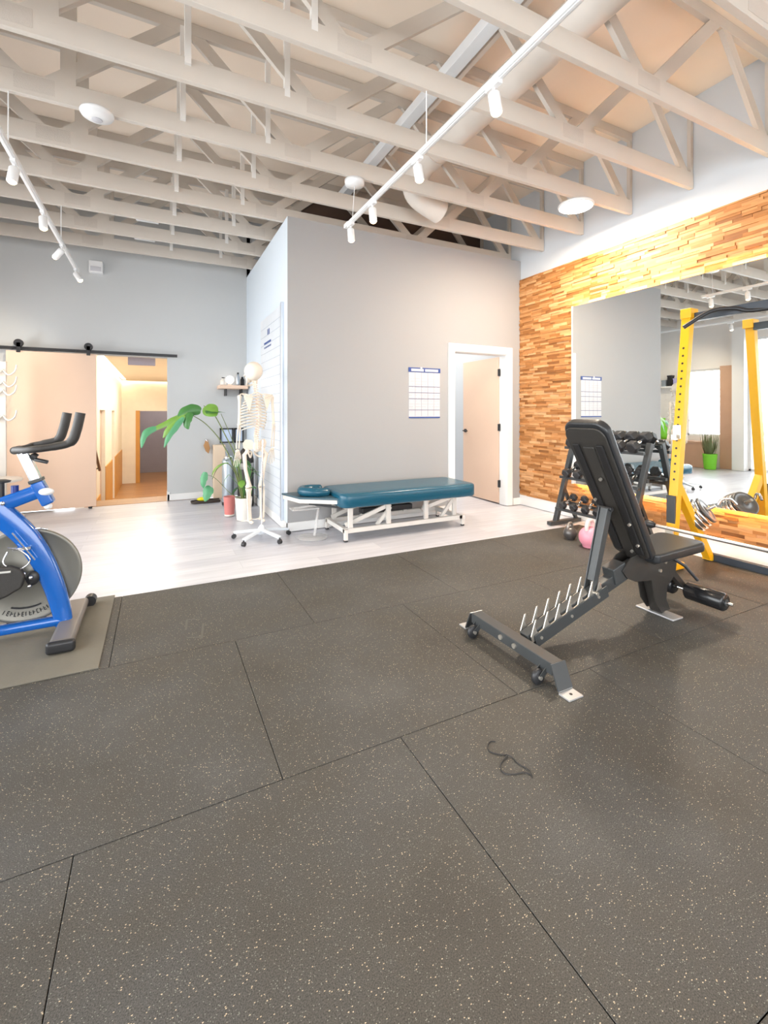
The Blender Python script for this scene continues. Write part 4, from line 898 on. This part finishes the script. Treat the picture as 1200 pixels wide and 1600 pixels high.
# weight plates on a tilted storage peg behind the brace
pg_o = Vector((4.06, 2.235, .40)); ax = Vector((.28, -.72, .55)).normalized()
wp_names = ['largest chrome weight plate, innermost on the storage peg', 'middle chrome weight plate on the storage peg', 'outer chrome weight plate on the storage peg', 'dark weight plate at the front of the storage peg']
M().cyl(pg_o - ax*.06, pg_o + ax*.15, .014, n=14).build('storage_peg', nickel, pr)
for i, (r_, th, mm) in enumerate(((.135, .034, chrome), (.130, .030, chrome), (.122, .028, chrome), (.112, .025, greykb))):
    o0 = pg_o + ax * (-.05 + .036*i)
    w_ = thing('weight_plate', wp_names[i], 'weight plate', o0, 'weight plates on the rack peg')
    M().lathe([(.0155, 0), (r_-.006, 0), (r_, .005), (r_, th-.005), (r_-.006, th), (r_-.02, th), (r_-.024, th-.004), (.03, th-.004), (.028, th), (.0155, th), (.0155, 0)], o0, ax, n=40).build('disc', mm, w_)
M().tube(smoothpath([(4.10, 2.10, .50), (4.12, 2.08, .545), (4.16, 2.04, .55), (4.19, 2.01, .51)]), .010, 10).build('carry_handle', chrome, pr)

# ------------------------------------------------------------------ adjustable bench
bn = thing('weight_bench', 'adjustable black incline weight bench on the rubber floor', 'bench', (2.3, 1.77, 0))
YC = 1.775
# pads
def slab(o, ex, ez, ny, L_, W0, W1, T, r):
    # tapered rounded pad: length along ex, thickness along ez; width along y
    poly = []
    def corner(cx, cy, a0, rr):
        for j in range(6): a = a0 + PI/2*j/5; poly.append((cx + rr*math.cos(a), cy + rr*math.sin(a)))
    corner(L_-r, W1/2-r, 0, r); corner(r*.5, W0/2-r*.5, PI/2, r*.5); corner(r*.5, -W0/2+r*.5, PI, r*.5); corner(L_-r, -W1/2+r, 1.5*PI, r)
    return M().prism(poly, o, ex, ny, Vector(ez)*T)
top = Vector((2.115, YC, 1.195)); bot = Vector((2.575, YC, .385)); e = (top-bot).normalized(); nb = Vector((-e.z, 0, e.x)); nb = nb if nb.x < 0 else -nb
Lp = (top-bot).length
slab(bot - nb*.05, e, nb, Vector((0,1,0)), Lp, .24, .285, .052, .07).build('back_pad', vinyl_pad, bn, bevel=.014, seg=3)
sh_o = bot + nb*.003 + e*.02
shell = slab(sh_o, e, nb, Vector((0,1,0)), Lp-.05, .225, .265, .012, .06).build('back_shell', dark_plastic, bn, bevel=.005)
for sy in (-1, 1):
    M().beam(bot + nb*.02 + e*.05 + Vector((0, sy*.07, 0)), bot + nb*.02 + e*(Lp*.86) + Vector((0, sy*.078, 0)), .046, .016).build('groove_shade_rib', mat('groove_shade_black', (.007, .006, .006), .7), shell, bevel=.009, seg=3)  # raised ribs coloured near-black to imitate the shade in deep grooves
M().beam(bot + nb*.014 + e*.0, bot + nb*.014 + e*(Lp*.84), .075, .016).build('spine_channel', dark_plastic, bn, bevel=.006)
for f_, sy in ((.62, -.012), (.30, -.085), (.14, -.085), (.08, -.03), (.45, .085)):
    p = bot + nb*.032 + e*(Lp*f_) + Vector((0, sy, 0)); M().cyl(p - nb*.004, p + nb*.008, .009, n=12).build('bolt', nickel, shell)
seatm = slab(Vector((2.60, YC, .365)), Vector((1, 0, .05)).normalized(), Vector((-.05, 0, 1)).normalized(), Vector((0,1,0)), .475, .26, .30, .058, .06)
seatm.build('seat_pad', vinyl_pad, bn, bevel=.016, seg=3)
M().beam((2.62, YC, .362), (3.0, YC, .378), .20, .012).build('seat_board', dark_plastic, bn, bevel=.003)
# main spine and rear beam
s0 = Vector((1.70, YC, .075)); s1 = Vector((2.56, YC, .335))
M().beam(s0, s1, .055, .075).build('main_beam', gun_metal, bn, bevel=.005)
# nickel ladder plates with hooks, one each side
dd = (s1-s0).normalized(); nn = Vector((-dd.z, 0, dd.x))
for sy in (-1, 1):
    poly = [(0, -.015)]; n_t = 6; pitch = .088
    for k in range(n_t):
        x = .0 + k*pitch
        poly += [(x, .016), (x+.052, .084), (x+.060, .084), (x+.040, .048), (x+.043, .026), (x+.054, .014), (x+.068, .014)]
    poly += [(n_t*pitch+.02, .055), (n_t*pitch+.03, -.015)]
    o_ = s0 + dd*.015 + nn*.012 + Vector((0, sy*.038 - .003, 0))
    M().prism(poly, o_, dd, nn, (0, .006, 0)).build('ladder_plate', nickel, bn)
    M().beam(s0 + dd*.03 + Vector((0, sy*.046, 0)) - nn*.004, s0 + dd*.60 + Vector((0, sy*.046, 0)) - nn*.004, .006, .066).build('side_plate', gun_metal, bn, bevel=.002)
for k in (.07, .30, .52): 
    p = s0 + dd*k + nn*.0 + Vector((0, -.048, 0)); M().cyl(p, p + Vector((0, -.006, 0)), .008, n=10).build('bolt', nickel, bn)
# support strut
a0 = Vector((2.315, YC-.0, .70)); a1 = Vector((2.185, YC-.0, .245))
for sy in (-1, 1): M().beam(a0 + Vector((0, sy*.028, 0)), a1 + Vector((0, sy*.024, 0)), .006, .042).build('support_strut', gun_metal, bn, bevel=.002)
M().beam(a0, a0 + (a1-a0)*.88, .044, .028).build('strut_tube', gun_metal, bn, bevel=.004)
M().cyl(a1 + Vector((0, -.055, 0)), a1 + Vector((0, .055, 0)), .010, n=12).build('locking_pin', nickel, bn)
M().cyl(a0 + Vector((0, -.045, 0)), a0 + Vector((0, .045, 0)), .012, n=12).build('pivot_pin', black_metal, bn)
# hinge plates + front leg
for sy in (-1, 1):
    poly = [(2.40, .335), (2.47, .40), (2.60, .43), (2.86, .39), (2.92, .33), (2.90, .24), (2.82, .18), (2.81, .10), (2.85, .03), (2.76, .03), (2.70, .10), (2.665, .24), (2.52, .255), (2.44, .29)]
    M().prism(poly, (0, YC + sy*.045 - .004, 0), (1,0,0), (0,0,1), (0, .008, 0)).build('hinge_plate', dark_plastic, bn, bevel=.002)
    for (x, z) in ((2.74, .37), (2.79, .335), (2.74, .29)): M().cyl((x, YC + sy*.045, z), (x, YC + sy*.060, z), .010, n=10).build('bolt', nickel, bn)
M().beam((2.70, YC, .33), (2.805, YC, .02), .08, .055).build('front_leg', dark_plastic, bn, bevel=.006)
M().box((2.76, YC-.12, .0005), (2.86, YC+.12, .012)).build('front_foot_plate', mat('light_grey_steel', (.50, .50, .50), .4, .5), bn, bevel=.004)
# square clamp frame at the beam
c_ = s0 + dd*.74 + nn*.03
M().beam(c_ + Vector((0,-.04,0)), c_ + Vector((0,.04,0)), .11, .10, side=dd).build('clamp_sleeve', gun_metal, bn, bevel=.006)
# leg rollers, lever, yellow knob
M().beam((2.80, YC, .36), (3.05, YC, .13), .035, .04).build('roller_arm', dark_plastic, bn, bevel=.004)
M().cyl((3.04, YC-.30, .115), (3.04, YC+.30, .115), .010, n=12).build('roller_axle', chrome, bn)
for sy in (-1, 1):
    rr_ = M().lathe([(.010, 0), (.045, .002), (.054, .012), (.054, .215), (.045, .225), (.010, .227)], (3.04, YC + sy*.035, .115), (0, sy, 0), n=28).build('foam_roller', mat('glossy_black_foam', (.015, .015, .016), .22), bn)
    M().cyl((3.04, YC + sy*.262, .115), (3.04, YC + sy*.268, .115), .02, n=16).build('roller_cap', gun_metal, rr_)
M().tube([(2.88, YC-.05, .34), (2.93, YC-.09, .30), (2.99, YC-.13, .215)], .010, 10).build('lever', black_metal, bn)
M().lathe([(0, 0), (.022, 0), (.026, .012), (.018, .022), (0, .024)], (2.86, YC-.04, .352)).build('adjustment_knob', yellow, bn)
# rear beam with wheels
M().beam((1.635, 1.50, .085), (1.635, 2.09, .085), .07, .055, side=(1,0,0)).build('rear_beam', gun_metal, bn, bevel=.004)
for sy, y in ((-1, 1.50), (1, 2.09)):
    ft = M().beam((1.635, y, .112), (1.635, y + sy*.045, .01), .085, .006, side=(1,0,0)).box((1.592, min(y+sy*.045, y+sy*.105), .0005), (1.678, max(y+sy*.045, y+sy*.105), .008)).build('foot_plate', mat('light_grey_steel', (.5, .5, .5), .4), bn, bevel=.001, seg=1)
    M().beam((1.635, y, .112), (1.635, y + sy*.044, .012), .088, .007, side=(1,0,0)).build('foot_bracket', gun_metal, bn)
    M().cyl((1.635, y + sy*.075, .008), (1.635, y + sy*.075, .0095), .007, n=12).build('bolt_hole', black_metal, ft)
    yw = y - sy*.055
    whl = M().lathe([(.008, 0), (.03, 0), (.036, .006), (.036, .018), (.03, .024), (.008, .024)], (1.57, yw - .012, .0365), (0, 1, 0), n=24).build('wheel', hexrub, bn)
    M().cyl((1.57, yw-.022, .0365), (1.57, yw+.022, .0365), .009, n=12).build('wheel_bolt', nickel, whl)
    for q_ in (-1, 1): M().beam((1.57, yw+q_*.018, .04), (1.61, yw+q_*.018, .07), .004, .025).build('wheel_fork', gun_metal, bn)
for y in (1.74, 1.84): M().cyl((1.590, y, .085), (1.6, y, .085), .012, n=12).build('bolt', nickel, bn)

# ------------------------------------------------------------------ spin bike
sbk = thing('spin_bike', 'blue indoor cycling bike at the left edge on its mat', 'exercise bike', (-1.0, 3.15, 0))
yb = 3.15
fk = smoothpath([(-.80, yb, .74), (-.72, yb, .655), (-.64, yb, .55), (-.575, yb, .42), (-.525, yb, .28), (-.49, yb, .14), (-.475, yb, .045)], 6)
def ribbon(path, w_, hts):
    m = M(); n = len(path); vs = []; fs = []
    for i, p in enumerate(path):
        d_ = (path[min(i+1, n-1)] - path[max(i-1, 0)]).normalized(); nr = Vector((-d_.z, 0, d_.x)); h_ = hts[0] + (hts[1]-hts[0])*i/(n-1)
        for k in range(12):
            a = 2*PI*k/12; ca, sa = math.cos(a), math.sin(a)
            sx_ = math.copysign(abs(ca)**.5, ca); sz_ = math.copysign(abs(sa)**.5, sa)
            vs.append(p + Vector((0, sx_*w_/2, 0)) + nr * sz_ * h_/2)
    for i in range(n-1):
        for k in range(12): k2 = (k+1) % 12; fs.append((i*12+k, i*12+k2, (i+1)*12+k2, (i+1)*12+k))
    m.add(vs, fs, True); m.add(vs[:12], [tuple(range(11, -1, -1))]); m.add(vs[-12:], [tuple(range(12))]); return m
ribbon(fk, .065, (.13, .085)).build('front_fork_tube', blue_paint, sbk)
ribbon(smoothpath([(-1.35, yb, .60), (-1.05, yb, .66), (-.80, yb, .735), (-.62, yb, .80), (-.575, yb, .815)]), .06, (.09, .075)).build('top_tube', blue_paint, sbk)
ribbon(smoothpath([(-.80, yb, .76), (-1.0, yb, .60), (-1.15, yb, .42)]), .06, (.14, .10)).build('down_tube', blue_paint, sbk)
ribbon([Vector((-1.62, yb, .055)), Vector((-1.1, yb, .062)), Vector((-.46, yb, .068))], .065, (.05, .05)).build('base_tube', blue_paint, sbk)
ribbon(smoothpath([(-1.15, yb, .42), (-1.35, yb, .62), (-1.46, yb, .82)]), .055, (.08, .06)).build('seat_tube', blue_paint, sbk)
ribbon(smoothpath([(-1.15, yb, .45), (-1.4, yb, .2), (-1.58, yb, .06)]), .055, (.09, .06)).build('rear_strut', blue_paint, sbk)
M().beam((-.545, yb, .735), (-.602, yb, .865), .065, .062).build('head_tube', blue_paint, sbk, bevel=.01, seg=3)
M().beam((-.60, yb, .862), (-.606, yb, .880), .068, .066).build('head_collar', gun_metal, sbk, bevel=.003)
M().beam((-.603, yb, .87), (-.665, yb, 1.035), .05, .052).build('handlebar_post', mat('polished_aluminium', (.80, .82, .85), .2, .8), sbk, bevel=.008, seg=3)
kn_ = M().cyl((-.575, yb-.01, .80), (-.545, yb-.075, .815), .010, n=12).ball((-.545, yb-.075, .815), (.036, .02, .020)).build('head_knob', lamp_white, sbk)
M().ball((-.55, yb, .722), (.02, .02, .018)).build('end_plug', lamp_white, sbk)
M().ball((-.745, yb-.035, .76), (.012, .008, .012)).build('frame_bolt', chrome, sbk)
# handlebars (bull horns) in black foam
for sy in (-1, 1):
    y0 = yb + sy*.03; y1 = yb + sy*.17; q_ = .01 if sy < 0 else -.10
    M().tube(smoothpath([(-.705, yb, 1.045), (-.67, yb + sy*.09, 1.05), (-.60 + q_*.6, y1, 1.055), (-.50 + q_, y1, 1.068), (-.43 + q_, y1, 1.09), (-.405 + q_, y1, 1.15), (-.385 + q_, y1, 1.25)]), [.017]*12 + [.019]*6 + [.021]*6 + [.025]*13, 14).build('handlebar', dark_plastic, sbk)
M().cyl((-.69, yb-.05, 1.045), (-.69, yb+.05, 1.045), .021).beam((-.66, yb, 1.03), (-.56, yb, 1.055), .10, .018).build('handlebar_stem', dark_plastic, sbk, bevel=.006)
M().tube([(-.62, yb, 1.015), (-.60, yb-.03, .99), (-.545, yb-.045, .975)], .011, 8).cyl((-.62, yb-.02, 1.015), (-.60, yb-.02, 1.0), .02).build('clamp_lever', black_metal, sbk)
# flywheel
fw = M().lathe([(0, -.012), (.05, -.014), (.06, -.008), (.245, -.008), (.258, -.014), (.262, -.010), (.262, .010), (.258, .014), (.245, .008), (.06, .008), (.05, .014), (0, .012)], (-.655, yb+.04, .335), (0, 1, 0), n=72).build('flywheel', hub_grey, sbk)
# curved word mark and arc on the disc
wm = M(); cc = Vector((-.655, yb+.024, .335))
for i in range(14):
    a = math.radians(-118 + i*4.6)
    for dr in ((.0, .022, .004, .0), ):
        rd = Vector((math.cos(a), 0, math.sin(a))); tg = Vector((-math.sin(a), 0, math.cos(a)))
        wm.beam(cc + rd*.200, cc + rd*.222, .001, .0035); 
        if i % 2: wm.beam(cc + rd*.222, cc + rd*.222 + tg*.009, .001, .0035)
        if i % 3: wm.beam(cc + rd*.211, cc + rd*.211 + tg*.009, .001, .003)
        if i % 4 == 1: wm.beam(cc + rd*.2, cc + rd*.2 + tg*.009, .001, .0035)
for i in range(14):
    a = math.radians(-112 + i*3.2); a2 = math.radians(-112 + (i+1)*3.2)
    wm.beam(cc + Vector((math.cos(a), 0, math.sin(a)))*.178, cc + Vector((math.cos(a2), 0, math.sin(a2)))*.178, .001, .009)
wm.build('disc_lettering', black_metal, fw)
M().cyl((-.655, yb-.05, .335), (-.655, yb+.07, .335), .012, n=12).ball((-.62, yb-.05, .345), .011).ball((-.625, yb-.052, .30), .010).ball((-.65, yb-.05, .37), .010).build('axle_bolts', chrome, sbk)
M().ball((-.615, yb-.03, .335), (.032, .015, .04)).build('axle_bracket', black_metal, sbk)
# belt / chain guard
gd = M().prism([(-1.20, .28), (-1.18, .47), (-1.0, .455), (-.80, .435), (-.70, .425), (-.655, .40), (-.64, .355), (-.655, .30), (-.72, .262), (-.85, .215), (-1.05, .19)], (0, yb-.075, 0), (1,0,0), (0,0,1), (0, .035, 0)).build('chain_guard', dark_plastic, sbk, bevel=.012, seg=3)
M().tube([(-1.18, yb-.078, .42), (-.95, yb-.078, .405), (-.70, yb-.078, .398)], .006, 8).build('guard_trim', mat('pale_grey_trim', (.5, .5, .47), .4), gd)
M().tube(smoothpath([(-.72, yb-.05, .52), (-.66, yb-.06, .50), (-.62, yb-.06, .44), (-.67, yb-.06, .40), (-.735, yb-.06, .44), (-.72, yb-.05, .50)]), .004, 8).build('bottle_cage', chrome, sbk)
M().box((-.70, yb-.05, .50), (-.62, yb-.03, .515)).beam((-.70, yb-.05, .60), (-.60, yb-.05, .44), .008, .006).build('cage_rail', chrome, sbk)
M().tube(smoothpath([(-.62, yb-.01, .60), (-.58, yb-.04, .61), (-.545, yb-.04, .60)]), .005, 8).build('brake_arm', chrome, sbk)
# resistance knob on the top tube
M().cyl((-.76, yb, .79), (-.76, yb, .87), .016, n=14).lathe([(0, 0), (.04, 0), (.045, .008), (.02, .016), (0, .018)], (-.76, yb, .87)).build('resistance_knob', black_metal, sbk)
M().cyl((-.70, yb, .80), (-.70, yb, .85), .018, n=14).build('brake_knob', mat('dark_blue_cap', (.01, .03, .2), .3), sbk)
# stabilisers
M().beam((-.445, 2.86, .045), (-.445, 3.46, .045), .11, .05, side=(1,0,0)).build('front_stabilizer', mat('taupe_grey_steel', (.20, .18, .165), .4, .2), sbk, bevel=.018, seg=3)
M().beam((-.445, 2.835, .040), (-.445, 2.87, .040), .13, .064, side=(1,0,0)).build('stabilizer_cap', black_metal, sbk, bevel=.02, seg=3)
M().cyl((-.385, 3.46, .035), (-.385, 3.52, .035), .034, n=18).build('transport_wheel', black_metal, sbk)
M().beam((-1.60, 2.86, .045), (-1.60, 3.46, .045), .10, .05, side=(1,0,0)).build('rear_stabilizer', MATS['taupe_grey_steel'], sbk, bevel=.018, seg=3)
# crank, pedals, saddle (outside the frame but part of the bike)
M().cyl((-1.15, yb-.11, .38), (-1.15, yb+.11, .38), .02, n=14).beam((-1.15, yb-.105, .38), (-1.02, yb-.105, .27), .015, .025).beam((-1.15, yb+.105, .38), (-1.28, yb+.105, .49), .015, .025).build('crank', chrome, sbk)
for x, z, sy in ((-1.02, .27, -1), (-1.28, .49, 1)): M().box((x-.05, yb + sy*.17-.045, z-.012), (x+.05, yb + sy*.17+.045, z+.012)).build('pedal', black_metal, sbk, bevel=.005)
M().beam((-1.44, yb, .80), (-1.50, yb, 1.0), .04, .04).build('seat_post', MATS['polished_aluminium'], sbk, bevel=.006)
M().ball((-1.56, yb, 1.03), (.10, .085, .035)).ball((-1.42, yb, 1.03), (.12, .03, .025)).build('saddle', vinyl_pad, sbk)
tag(M().box((-2.3, 2.61, .0005), (-.255, 3.60, .006)).build('equipment_mat', mesh_rubber(), bevel=.001, seg=1), 'thin textured rubber mat under the blue bike', 'mat')

# ------------------------------------------------------------------ black elastic cord on the floor
cp = [(1.150, 1.352, .003), (1.135, 1.362, .003), (1.112, 1.352, .003), (1.097, 1.324, .003), (1.118, 1.296, .003), (1.135, 1.284, .003), (1.141, 1.276, .006), (1.092, 1.258, .003), (1.074, 1.228, .003), (1.096, 1.205, .003), (1.138, 1.193, .003), (1.152, 1.176, .003), (1.149, 1.163, .003), (1.157, 1.180, .007), (1.160, 1.202, .003), (1.149, 1.236, .003), (1.151, 1.262, .003), (1.138, 1.280, .007)]
tag(M().tube(smoothpath(cp, 8), .0018, 8).build('elastic_cord', black_metal), 'thin black cord curled on the rubber floor in the foreground', 'cord')

chalk = mat('faint_chalk', (.115, .108, .095), .8)
ck = M()
for (xa, ya, xb, yb2) in ((.163, 2.99, .235, 2.96), (.245, 2.883, .222, 2.70), (.163, 2.99, .150, 2.85), (.15, 2.75, .222, 2.72)):
    ck.beam((xa, ya, .0004), (xb, yb2, .0004), .012, .0006, side=(0, 1, 0) if abs(xa-xb) > abs(ya-yb2) else (1, 0, 0))
tag(ck.build('chalk_mark', chalk), 'faint pale scuff mark on the rubber floor right of the bike mat', 'mark')
